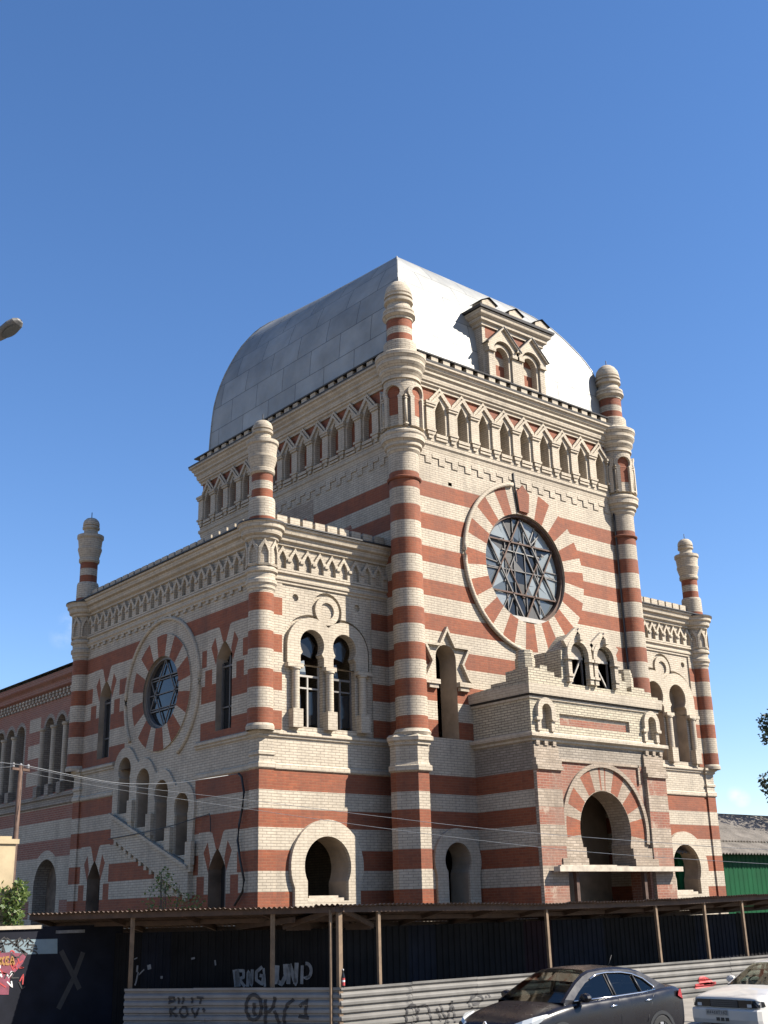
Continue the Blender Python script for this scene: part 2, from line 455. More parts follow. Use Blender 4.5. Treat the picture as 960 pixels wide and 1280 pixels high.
# raised star surround (rim only)
mb = MB()
so_, si_ = hexagram(SC, SZ, 1.13), hexagram(SC, SZ, .98)
order = [8 - k if 8 - k >= 0 else 8 - k + 12 for k in range(9)]      # from the lower right tip over the top to the lower left tip
star_band = [so_[i % 12] for i in range(-4, 5)] + [si_[i % 12] for i in range(4, -5, -1)]
slab(mb, FT, star_band, (), 0, .13, M_)
mb.fbox(FT, SC - .98, SC - .40, 9.10, 9.24, 0, .17, M_); mb.fbox(FT, SC + .40, SC + .98, 9.10, 9.24, 0, .17, M_)
mb.fbox(FT, SC - .80, SC - .44, 8.98, 9.10, 0, .12, M_); mb.fbox(FT, SC + .46, SC + .82, 8.98, 9.10, 0, .12, M_)
mb.build('star_surround', syn)
def open_window(fr, poly, parent, depth=.5, jamb='plaster', name='window', bars=(), panes=(), barmat='pale_frame', bd=-.3):
    mb = MB(); rim(mb, fr, poly, -depth, 0, jamb); o = mb.build(name, parent)
    if bars:
        k = MB()
        for (u0, v0), (u1, v1), wd in bars: k.bar(fr(u0, v0, bd), fr(u1, v1, bd), wd, barmat)
        k.build('frame', o)
    if panes:
        k = MB()
        for p, m, d in panes: sheet(k, fr, p, (), (), m, bd - .03 + d)
        k.build('pane', o)
    return o
open_window(FT, star_hole, syn, .75)
open_window(FT, low_hole, syn, .75)
mb = MB()
slab(mb, FT, keyhole(1.55, 4.0, .92, .84, .84, .3, .2), [low_hole], 0, .08, M_); mb.build('arch_surround', syn)
# pentagon block above the rose, rim of the rose
mb = MB(); slab(mb, FT, [(RC - .22, RZ + 1.98), (RC + .22, RZ + 1.98), (RC + .3, RZ + 2.66), (RC, RZ + 2.95), (RC - .3, RZ + 2.66)], (), 0, .07, R_)
mb.build('keystone', syn)
mb = MB()
mb.tube([FT(x, z, .07) for x, z in circ(RC, RZ, RO + .05, 40, 100, 262)], .075, M_, 8); mb.build('ring_moulding', syn)
mb = MB()
mb.tube([FT(RC - .42, 16.75, .06), FT(RC - .40, RZ + 3.0, .05), FT(RC - .25, RZ + 1.95, .04)], .035, 'cable', 6); mb.build('pipe', syn)
# rose window
mb = MB(); rim(mb, FT, rose, -.45, 0, 'plaster'); rw = mb.build('rose_window', syn)
k = MB(); slab(k, FT, circ(RC, RZ, RR, 48), [circ(RC, RZ, RR - .09, 48)], -.30, -.10, 'rust'); 
def star_lines(cx, cz, r):
    L = []
    for a0 in (90, 270):
        t = [(cx + r * math.cos(rad(a0 + 120 * i)), cz + r * math.sin(rad(a0 + 120 * i))) for i in range(3)]
        L += [(t[i], t[(i + 1) % 3]) for i in range(3)]
    return L
RB = RR - .12
big = star_lines(RC, RZ, RB)
fine = []
for i in range(6):
    a = rad(90 + 60 * i); a2 = rad(90 + 60 * i + 30)
    fine.append(((RC + RB * .577 * math.cos(a2), RZ + RB * .577 * math.sin(a2)), (RC + RB * .577 * math.cos(a2 + PI / 3), RZ + RB * .577 * math.sin(a2 + PI / 3))))
    for da in (-.07, .07):
        fine.append(((RC + RB * .62 * math.cos(a2 + da * 1.5), RZ + RB * .62 * math.sin(a2 + da * 1.5)), (RC + RB * math.cos(a2 + da), RZ + RB * math.sin(a2 + da))))
sm = star_lines(RC, RZ, RB * .56)
fine += [((RC - RB * .42, RZ - RB * .9), (RC - RB * .42, RZ + RB * .55)), ((RC + RB * .10, RZ - RB), (RC + RB * .10, RZ + RB)), ((RC + RB * .42, RZ - RB * .8), (RC + RB * .42, RZ + RB * .6)), ((RC - RB * .2, RZ - RB), (RC - RB * .2, RZ + RB)),
         ((RC - RB * .9, RZ - .1), (RC + RB * .9, RZ - .1)), ((RC - RB * .5, RZ + .55), (RC + RB * .5, RZ + .55))]
rb_ = random.Random(12)
def jit(q, s=.035): return (q[0] + rb_.uniform(-s, s), q[1] + rb_.uniform(-s, s))
for i_, (a, b) in enumerate(big): k.bar(FT(*a, -.2), FT(*b, -.2), .05, ('rust', 'rust', 'grey_frame')[i_ % 3])
for i_, (a, b) in enumerate(sm):
    if i_ in (1, 4): continue
    k.bar(FT(*jit(a), -.22), FT(*jit(b), -.22), .04, 'rust' if i_ % 2 else 'grey_frame')
for i_, (a, b) in enumerate(fine):
    if rb_.random() < .12: continue
    k.bar(FT(*jit(a), -.23), FT(*jit(b), -.23), .03, 'grey_frame' if rb_.random() < .88 else 'old_frame')
for _ in range(4):      # loose pieces hanging in the tracery
    a = (RC + rb_.uniform(-1.2, 1.2), RZ + rb_.uniform(-1.2, 1.2)); k.bar(FT(*a, -.18), FT(a[0] + rb_.uniform(-.5, .5), a[1] + rb_.uniform(-.35, .35), -.2), .03, 'old_frame')
k.fbox(FT, RC - 1.0, RC + 1.0, RZ - RR + .05, RZ - RR + .2, -.2, -.03, 'pale_frame')
k.build('frame', rw)
# panes: the disc cut up by every bar; missing ones are dark sheets for the unlit inside
V = []; E = []
disc = circ(RC, RZ, RB, 40); V += [Vector(p) for p in disc]; E += [(i, (i + 1) % 40) for i in range(40)]
lines = big + sm + fine
for a, b in lines:
    V += [Vector(a), Vector(b)]; E.append((len(V) - 2, len(V) - 1))
vs, es, fs, *_ = delaunay_2d_cdt(V, E, [], 0, 1e-4)
D = Poly(disc); k = MB(); rng = random.Random(5); memo = {}
for f in fs:
    T = [vs[i] for i in f]; x = sum(t.x for t in T) / 3; y = sum(t.y for t in T) / 3
    if not D.has(x, y): continue
    key = tuple(((b[0] - a[0]) * (y - a[1]) - (b[1] - a[1]) * (x - a[0])) > 0 for a, b in lines)
    if key not in memo:
        rr_ = math.hypot(x - RC, y - RZ) / RB
        core = (-.62 < x - RC < .30 and rr_ < .93 and (y - RZ) > -1.5) or (.3 < x - RC < 1.0 and -.2 < y - RZ < .75)
        q = rng.random()
        memo[key] = ('void' if q < .55 else 'dark_glass' if q < .82 else 'grey_glass') if core else ('pale_glass' if q < .62 else 'grey_glass' if q < .84 else 'dark_glass' if q < .93 else 'void')
    tl = (hash(key) % 7 - 3) * .02; tk = (hash(key) % 5 - 2) * .02
    k.face([FT(t.x, t.y, -.26 + tl * (t.x - x) + tk * (t.y - y)) for t in T], memo[key])
k.build('pane', rw)

# ---------- tower flanks and back
mb = MB()
lh = [lancet(c, .22, 17.30, 18.12, 18.56, 4) for c in lc]
rag = lambda u, z0, z1, s: [(-.0, z0), (u, z0)] + [(u + random.Random(s + i).uniform(-.5, .25), z0 + (z1 - z0) * (i + 1) / 6) for i in range(5)] + [(u, z1), (0, z1)]
lp = [(rag(5.2, *HI[0], 3), R_), (rag(2.9, *HI[1], 9), R_)] + [(rect(0, 2.2, a, b), R_) for a, b in HI[2:]] + [(rect(0, YW + .2, a, b), R_) for a, b in LO]
er = random.Random(8)
patchy = []
for (a, b), (u0, u1) in ((HI[0], (5.0, 9.0)), (HI[1], (2.8, 6.5))):
    for i in range(26):
        u = u0 + (u1 - u0) * er.random() ** 1.6; z = er.uniform(a - .1, b + .1); s = er.uniform(.08, .28)
        patchy.append(([(u - s, z - s * .35), (u + s * .8, z - s * .4), (u + s, z + s * .25), (u - s * .6, z + s * .45)], 'worn_red' if er.random() < .7 else 'grey_brick'))
lp += [(rect(4.8, TD, 13.2, 16.2), 'worn_white')] + patchy + [(rect(.5, TD, 18.42, 18.95), R_)]
sheet(mb, FTL, rect(0, TD, -.3, 18.95), lh, lp)
mb.build('wall', syn)
arcade(FTL, lc, .55, TD, syn, 'red_brick')
dentils(FTL, .62, TD, syn)
rc = [1.2 + .98 * i for i in range(11)]
FTR = F_right(TW); FTB = F_back(TD)
for fr, ext in ((FTR, TD), (FTB, TW)):
    mb = MB(); sheet(mb, fr, rect(0, ext, -.3, 18.95), (), bandpaint(0, ext, HI)); mb.build('wall', syn)
# string course, cornice, eaves parapet all round
ring = [(TW, .35), (TW, TD), (0, TD), (0, .35)]
front = [(.35, 0), (TW - .35, 0)]
strp = [(0, 16.70), (.04, 16.72), (.06, 16.84), (.11, 16.90), (.11, 17.00), (0, 17.02)]
corn = [(0, 18.90), (.07, 18.90), (.07, 18.98), (.13, 19.02), (.13, 19.08), (.18, 19.12), (.20, 19.22), (.20, 19.28), (.27, 19.33), (.27, 19.42), (.33, 19.47), (.36, 19.55), (.43, 19.59), (.43, 19.66)]
for nm, pr in (('string_course', strp), ('cornice', corn)):
    for pa in (ring, front):
        mb = MB(); sweep(mb, pa, pr, M_); mb.build(nm, syn)
for pa in ([(0, .5), (0, TD), (TW, TD), (TW, .5)], [(TW - .5, 0), (.5, 0)]):
    mb = MB()
    sweep(mb, pa[::-1], [(-.3, 19.665), (.44, 19.66), (.45, 19.72), (-.3, 19.74)], 'dark_metal')
    mb.build('gutter', syn)
    mb = MB()
    sweep(mb, pa[::-1], [(-.02, 19.70), (-.02, 20.10), (-.5, 20.10)], 'dark_metal')
    for a, b in zip(pa, pa[1:]):
        A, B = Vector(a), Vector(b); L = (B - A).length; d = (B - A) / L; nrm = Vector((-d.y, d.x))
        # outward is left of pa travel
        n_ = int(L / .53)
        for i in range(n_):
            c = A + d * (L * (i + .5) / n_)
            p = [c + d * x + nrm * y for x, y in ((-.15, -.10), (.15, -.10), (.15, .24), (-.15, .24))]
            lo = [(q.x, q.y, 19.73) for q in p]; hi = [(q.x, q.y, 20.02) for q in p]
            for j in range(4): mb.face((lo[j], lo[(j + 1) % 4], hi[(j + 1) % 4], hi[j]), M_)
            mb.face(hi, M_)
    sweep(mb, pa[::-1], [(-.1, 20.025), (.28, 20.025), (.29, 20.07), (-.4, 20.12)], 'dark_metal')
    mb.build('parapet', syn)
mb = MB(); mb.face([(0, 0, 18.9), (TW, 0, 18.9), (TW, TD, 18.9), (0, TD, 18.9)], 'inner_brick'); mb.build('ceiling', syn)

# ---------- the dome: a square cloister vault in zinc sheets
# height -> inset of each hip (the old roof is not quite regular); 1 = centre of the plan
PN = [(20.10, .026), (20.5, .029), (21.1, .036), (21.85, .050), (22.45, .070), (23.05, .100), (23.65, .145), (24.2, .20), (24.7, .265), (25.15, .345), (25.5, .43), (25.85, .54), (26.3, .70), (26.7, .85), (27.05, 1)]
PFL = [(20.10, .026), (21.0, .032), (21.7, .039), (22.27, .047), (22.8, .062), (23.25, .080), (23.66, .10), (24.1, .127), (24.5, .155), (24.86, .183), (25.4, .243), (25.75, .30), (25.95, .36), (26.15, .45), (26.4, .60), (26.7, .80), (27.05, 1)]
PFR = [(20.10, .026), (20.9, .034), (21.57, .044), (22.27, .0685), (22.75, .10), (23.19, .136), (23.75, .188), (24.26, .241), (24.9, .333), (25.44, .427), (26.0, .60), (26.6, .82), (27.05, 1)]
def ins(tab, z):
    for (z0, t0), (z1, t1) in zip(tab, tab[1:]):
        if z <= z1: return t0 + (t1 - t0) * max(0, z - z0) / (z1 - z0)
    return 1.0
ZS = [20.1 + .2 * i for i in range(25)] + [25.05 + .2 * i for i in range(1, 11)]
mb = MB()
def corners(z):
    a, b, c = ins(PN, z), ins(PFR, z), ins(PFL, z)
    return [(a * TW / 2, a * TD / 2), (TW - b * TW / 2, b * TD / 2), (TW - b * TW / 2, TD - b * TD / 2), (c * TW / 2, TD - c * TD / 2)]
for sd_ in range(4):
    v = 0
    for z0, z1 in zip(ZS, ZS[1:]):
        A, B = corners(z0), corners(z1); k1 = (sd_ + 1) % 4
        a, b, c, e = A[sd_], A[k1], B[k1], B[sd_]
        run = abs(e[1] - a[1]) if sd_ % 2 == 0 else abs(e[0] - a[0])
        dv = math.hypot(run, z1 - z0); ax = 0 if sd_ % 2 == 0 else 1
        mb.face(((*a, z0), (*b, z0), (*c, z1), (*e, z1)), 'zinc_sheet', ((a[ax], v), (b[ax], v), (c[ax], v + dv), (e[ax], v + dv)), True)
        v += dv
bm_dome = mb.build('dome_roof', syn)
me = bm_dome.data
b_ = bmesh.new(); b_.from_mesh(me); bmesh.ops.remove_doubles(b_, verts=b_.verts, dist=1e-4)
for e in b_.edges:
    if len(e.link_faces) == 2 and e.calc_face_angle(0) > rad(30): e.smooth = False
b_.to_mesh(me); b_.free()
mb = MB()
for ci in range(4):
    pts = []
    for z in ZS:
        r = corners(z)[ci]; pts.append((r[0], r[1], z - .005))
    mb.tube(pts, .035, 'zinc_sheet', 6)
hipo = mb.build('ridge_flashing', bm_dome)

# ---------- dormer on the front slope
dm = MB()
DF = F_front(-.06)
dx0, dx1 = 3.78, 6.82; dc = [4.60, 6.02]
dh = [archp(c, .33, 20.22, 21.05) for c in dc]
sheet(dm, DF, rect(dx0, dx1, 19.72, 22.25), dh, [(rect(dx0 + .15, dx1 - .15, 21.62, 22.1), R_)])
for a, b in ((dx0, -1), (dx1, 1)): dm.face([(a, -.06, 19.72), (a, 2.0, 19.72), (a, 2.0, 22.25), (a, -.06, 22.25)], W_)
dormer = dm.build('dormer', syn)
mb = MB()
pth = [(dx0, 2.2), (dx0, -.06), (dx1, -.06), (dx1, 2.2)]
sweep(mb, pth, [(0, 22.05), (.06, 22.06), (.06, 22.16), (.16, 22.22), (.16, 22.32), (.26, 22.40), (.30, 22.55), (0, 22.56)], M_)
sweep(mb, pth, [(0, 22.57), (.36, 22.57), (.38, 22.66), (-.25, 22.90)], 'dark_metal')
mb.face([(dx0 - .1, -.1, 22.8), (dx1 + .1, -.1, 22.8), (dx1 + .1, 2.6, 22.95), (dx0 - .1, 2.6, 22.95)], 'dark_metal')
mb.build('cornice', dormer)
mb = MB()
for x in (3.95, 5.30, 6.65):
    f = F_front(-.30)
    slab(mb, f, [(x - .33, 22.66), (x + .33, 22.66), (x + .33, 22.88), (x, 23.04), (x - .33, 22.88)], (), -.5, 0, M_)
    for s in (-1, 1):
        mb.face([(x, -.36, 23.09), (x + s * .42, -.36, 22.87), (x + s * .42, .3, 22.87), (x, .3, 23.09)], 'dark_metal')
    mb.build('merlon', dormer); mb = MB()
mb = MB()
for c in dc:
    g = [(c - .76, 21.18), (c - .76, 21.30), (c, 22.05), (c + .76, 21.30), (c + .76, 21.18), (c + .50, 21.18)] + circ(c, 21.08, .50, 12, 8, 172) + [(c - .50, 21.18)]
    slab(mb, DF, g, (), 0, .20, M_)
    for s in (-1, 1):
        mb.bar(DF(c, 22.09, .14), DF(c + s * .80, 21.31, .14), .05, M_, .30, (0, -1, 0)); mb.bar(DF(c, 22.135, .15), DF(c + s * .84, 21.33, .15), .025, 'dark_metal', .34, (0, -1, 0))
    for s in (-1, 1):
        mb.fbox(DF, c + s * .58 - .13, c + s * .58 + .13, 20.0, 21.1, 0, .16, W_)
        mb.fbox(DF, c + s * .58 - .17, c + s * .58 + .17, 21.06, 21.18, 0, .24, M_)
    slab(mb, DF, archp(c, .44, 20.1, 21.06), [archp(c, .33, 20.22, 21.05)], 0, .09, M_)
    mb.build('gable', dormer); mb = MB()
for c, h in zip(dc, dh):
    k = MB(); rim(k, DF, h, -.15, 0, W_)
    sheet(k, DF, h, (), [(rect(c - .4, c + .4, 20.35, 20.80), R_), (rect(c - .4, c + .4, 21.12, 21.6), R_)], W_, -.15)
    k.build('blind_window', dormer)

# ---------- corner columns
def tower_column(cx, cy, niches, lower=True):
    mb = MB(); r = .475
    mb.lathe(cx, cy, [(.52, 7.48, M_), (.56, 7.56, M_), (.50, 7.66, None)])
    mb.lathe(cx, cy, shaft(r, 7.62, 16.35))
    mb.lathe(cx, cy, [(r + .03, 15.36, R_), (r + .07, 15.40, R_), (r + .07, 15.44, R_), (r, 15.48, None)])
    mb.lathe(cx, cy, [(r, 16.25, M_), (.53, 16.33, M_), (.53, 16.42, M_), (.60, 16.46, M_), (.60, 16.58, M_), (.69, 16.64, M_), (.69, 16.80, M_), (.72, 16.84, M_), (.72, 16.90, M_), (.60, 17.0, M_), (.58, 17.02, None)])
    mb.lathe(cx, cy, [(.57, 17.0, W_), (.57, 18.72, W_), (.58, 18.72, None)])
    mb.lathe(cx, cy, [(.57, 18.70, M_), (.63, 18.72, M_), (.63, 18.82, M_), (.59, 18.84, M_), (.64, 18.92, M_), (.70, 19.00, M_), (.70, 19.08, M_), (.67, 19.10, M_), (.75, 19.20, M_), (.79, 19.26, M_), (.79, 19.36, M_), (.75, 19.38, M_), (.80, 19.46, M_), (.83, 19.50, M_), (.83, 19.60, M_), (.74, 19.64, M_), (.66, 19.72, M_), (.5, 19.80, None)])
    mb.lathe(cx, cy, [(.54, 19.70, W_), (.54, 20.10, W_), (.52, 20.14, W_), (.43, 20.15, None)])
    o = mb.build('column', syn)
    for a in niches:
        f = F_cyl(cx, cy, .57, rad(a))
        k = MB()
        sheet(k, f, keyhole(0, 18.22, .215, .135, .155, 17.46, .05, 14), (), (), R_, .035)
        sheet(k, f, rect(-.17, .17, 17.05, 17.46), (), (), W_, .035)
        ko = keyhole(0, 18.22, .33, .27, .27, 17.05, .08, 14)
        slab(k, f, ko, [keyhole(0, 18.22, .22, .14, .16, 17.06, .05, 14)], .0, .13, M_)
        k.build('niche', o)
        k = MB()
        for s in (.37,):
            p = f(s, 17.05, .05); q = f(s, 18.0, .05)
            k.tube([p, q], .055, M_, 8)
            for z in (17.1, 17.98, 18.06): p = f(s, z, .04); k.box((p[0] - .075, p[1] - .075, z), (p[0] + .075, p[1] + .075, z + .05), M_)
        k.build('colonette', o)
    t = MB(); e = .425
    t.lathe(cx, cy, [(e, 20.14, R_), (e, 20.42, W_), (e, 20.66, R_), (e, 20.94, M_), (.45, 20.96, M_), (.45, 21.02, M_), (.49, 21.05, M_), (.55, 21.10, M_), (.55, 21.20, M_), (.50, 21.22, M_), (.53, 21.25, M_), (.53, 21.33, M_), (.46, 21.36, M_), (.41, 21.46, M_), (.385, 21.52, M_), (.385, 21.58, M_), (.48, 21.62, M_), (.48, 21.72, M_), (.42, 21.74, M_), (.42, 21.77, M_), (.475, 21.80, M_), (.475, 21.88, M_), (.43, 21.90, M_), (.46, 21.93, M_), (.45, 22.03, M_), (.41, 22.18, M_), (.32, 22.32, M_), (.20, 22.42, M_), (.06, 22.47, M_), (.0, 22.48, None)], 28)
    t.tube([(cx, cy, 22.4), (cx, cy, 22.68)], .018, 'dark_metal', 5)
    t.build('turret', o)
    if lower:
        p = MB(); s = 1 if cx < 5 else -1
        pts = [(-.62, .3), (-.62, .05), (-.217, -.45), (.20, -.45), (.20, .1)]
        pl = [(cx + s * x, cy + y) for x, y in pts]
        if s > 0: pl = pl
        else: pl = pl[::-1]
        for a, b in [(a, b) for a, b in zip(pl, pl[1:])]:
            A, B = Vector(a), Vector(b)
            t_ = (B - A).normalized()
            fr = lambda u, v, d=0, A=A, t_=t_: (A.x + t_.x * u + t_.y * d, A.y + t_.y * u - t_.x * d, v)
            L = (B - A).length
            sheet(p, fr, rect(0, L, -.3, 7.46), (), bandpaint(0, L, LO))
        sweep(p, pl, [(0, 7.18), (.05, 7.20), (.05, 7.27), (.11, 7.31), (.11, 7.42), (.02, 7.50), (-.5, 7.52)], M_)
        sweep(p, pl, [(0, 6.42), (.07, 6.46), (.07, 6.60), (.03, 6.62), (.0, 6.72)], M_)
        p.build('pedestal', o)
tower_column(0, 0, (-80, -157, -235, -3))
tower_column(TW, 0, (-113, -45, -180, 25))

def wing_column(cx, cy, square=True, sx=-1, sy=-1):
    mb = MB(); r = .36
    mb.lathe(cx, cy, [(.39, 7.44, M_), (.40, 7.54, M_), (.365, 7.62, None)], 28)
    mb.lathe(cx, cy, shaft(r, 7.6, 11.42), 28)
    mb.lathe(cx, cy, [(r, 11.36, M_), (.40, 11.42, M_), (.40, 11.50, M_), (.45, 11.56, M_), (.45, 11.66, M_), (.40, 11.72, M_), (.41, 11.86, M_), (.47, 11.90, M_), (.47, 11.98, M_), (.42, 12.04, M_), (.41, 12.06, None)], 28)
    mb.lathe(cx, cy, [(.41, 12.0, W_), (.41, 12.86, W_), (.41, 12.87, None)], 28)
    mb.lathe(cx, cy, [(.41, 12.82, M_), (.48, 12.86, M_), (.50, 12.94, M_), (.58, 12.98, M_), (.60, 13.12, M_), (.66, 13.16, M_), (.67, 13.28, M_), (.72, 13.31, 'dark_metal'), (.72, 13.36, 'dark_metal'), (.3, 13.44, None)], 28)
    for i in range(8):
        f = F_cyl(cx, cy, .41, rad(22.5 + 45 * i - 90))
        slab(mb, f, [(-.155, 12.06), (-.155, 12.58), (0, 12.84), (.155, 12.58), (.155, 12.06)], [lancet(0, .10, 12.12, 12.45, 12.70, 3)], 0, .07, M_)
    o = mb.build('column', syn)
    t = MB(); e = .31
    t.lathe(cx, cy, [(.39, 13.40, R_), (.39, 13.55, W_), (.385, 14.08, W_), (.36, 14.15, W_), (e, 14.152, R_), (e, 14.42, W_), (e, 14.67, R_), (e, 14.90, M_), (.345, 14.92, M_), (.37, 14.96, M_), (.37, 15.06, M_), (.34, 15.08, M_), (.35, 15.12, M_), (.415, 15.36, M_), (.43, 15.40, M_), (.43, 15.46, M_), (.405, 15.48, M_), (.43, 15.72, M_), (.44, 15.80, M_), (.48, 15.84, M_), (.48, 15.95, M_), (.42, 15.97, M_), (.27, 16.02, M_), (.25, 16.10, M_), (.25, 16.18, M_), (.31, 16.22, M_), (.31, 16.29, M_), (.265, 16.31, M_), (.265, 16.33, M_), (.30, 16.35, M_), (.295, 16.45, M_), (.26, 16.54, M_), (.18, 16.62, M_), (.07, 16.66, M_), (0, 16.67, None)], 24)
    t.tube([(cx, cy, 16.6), (cx, cy, 16.88)], .015, 'dark_metal', 5)
    t.build('turret', o)
    p = MB(); a = .42; d = .06
    x0, x1 = (cx - d if sx < 0 else cx - a), (cx + a if sx < 0 else cx + d); y0, y1 = (cy - d if sy < 0 else cy - a), (cy + a if sy < 0 else cy + d)
    pl = [(x0, y1), (x0, y0), (x1, y0), (x1, y1)]
    for A, B in zip(pl, pl[1:]):
        A, B = Vector(A), Vector(B); t_ = (B - A).normalized(); L = (B - A).length
        fr = lambda u, v, d=0, A=A, t_=t_: (A.x + t_.x * u, A.y + t_.y * u, v)
        sheet(p, fr, rect(0, L, -.3, 7.3), (), bandpaint(0, L, LO))
    sweep(p, pl, [(0, 7.25), (.06, 7.30), (.06, 7.36), (.12, 7.40), (.12, 7.48), (-.4, 7.52)], M_)
    sweep(p, pl, [(0, 6.42), (.05, 6.46), (.05, 6.58), (.0, 6.64)], M_)
    sweep(p, pl, [(0, 6.78), (.04, 6.81), (.04, 6.88), (0, 6.92)], M_)
    p.build('pedestal', o)
wing_column(XL, YW, sx=-1, sy=-1)
wing_column(XL, YB, sx=-1, sy=1)
wing_column(XR, YW, sx=1, sy=-1)

# ---------- wings: frieze, cornice, parapet helpers
WST = [(0, 11.72), (.05, 11.74), (.05, 11.80), (.09, 11.83), (.09, 11.90), (.05, 11.93), (.05, 12.0), (.12, 12.03), (.12, 12.09), (0, 12.11)]
WCO = [(0, 12.86), (.07, 12.88), (.07, 12.95), (.16, 13.0), (.18, 13.10), (.18, 13.14), (.28, 13.18), (.30, 13.26), (.30, 13.30), (.36, 13.33), (.37, 13.39)]
def archlets(fr, cs, u0, u1, parent):
    mb = MB(); hs = (cs[1] - cs[0]) / 2 if len(cs) > 1 else .22
    p = [(u0, 12.11), (u0, 12.66)]
    for c in cs: p += [(c - hs, 12.52), (c, 12.84)]
    p += [(cs[-1] + hs, 12.52), (u1, 12.60), (u1, 12.11)]
    slab(mb, fr, p, [lancet(c, min(.125, hs * .56), 12.16, 12.48, 12.70, 3) for c in cs], 0, .11, M_)
    for c in [c - hs for c in cs] + [cs[-1] + hs]:
        mb.fbox(fr, c - .07, c + .07, 12.38, 12.46, .11, .16, M_)
    mb.build('frieze', parent)
def parapet(path, parent):
    """path outward = right-hand side"""
    mb = MB()
    sweep(mb, path, [(.35, 13.395), (.42, 13.40), (.42, 13.44), (-.4, 13.50)], 'dark_metal')
    sweep(mb, path, [(.06, 13.46), (.06, 13.56), (-.20, 13.56)], M_)
    sweep(mb, path, [(-.16, 13.5), (-.16, 13.80), (-.30, 13.80), (-.30, 13.4)], 'grey_brick')
    for a, b in zip(path, path[1:]):
        A, B = Vector(a), Vector(b); L = (B - A).length; d = (B - A) / L; nr = Vector((d.y, -d.x)); k = int(L / .44)
        for i in range(k):
            c = A + d * (L * (i + .5) / k)
            P = [c + d * x + nr * y for x, y in ((-.178, .04), (.178, .04), (.178, -.18), (-.178, -.18))]
            for j in range(4):
                p, q = P[j], P[(j + 1) % 4]
                mb.face(((p.x, p.y, 13.56), (q.x, q.y, 13.56), (q.x, q.y, 13.80), (p.x, p.y, 13.80)), M_)
            T = [(x.x, x.y, 13.80) for x in P]
            mb.face(T, M_)
    mb.build('parapet', parent)
def band_mould(mb, path):
    sweep(mb, path, [(0, 7.28), (.05, 7.31), (.05, 7.36), (.10, 7.39), (.10, 7.47), (0, 7.52)], M_)
def band_mould2(mb, path): sweep(mb, path, [(0, 6.42), (.05, 6.45), (.05, 6.56), (0, 6.60)], M_)

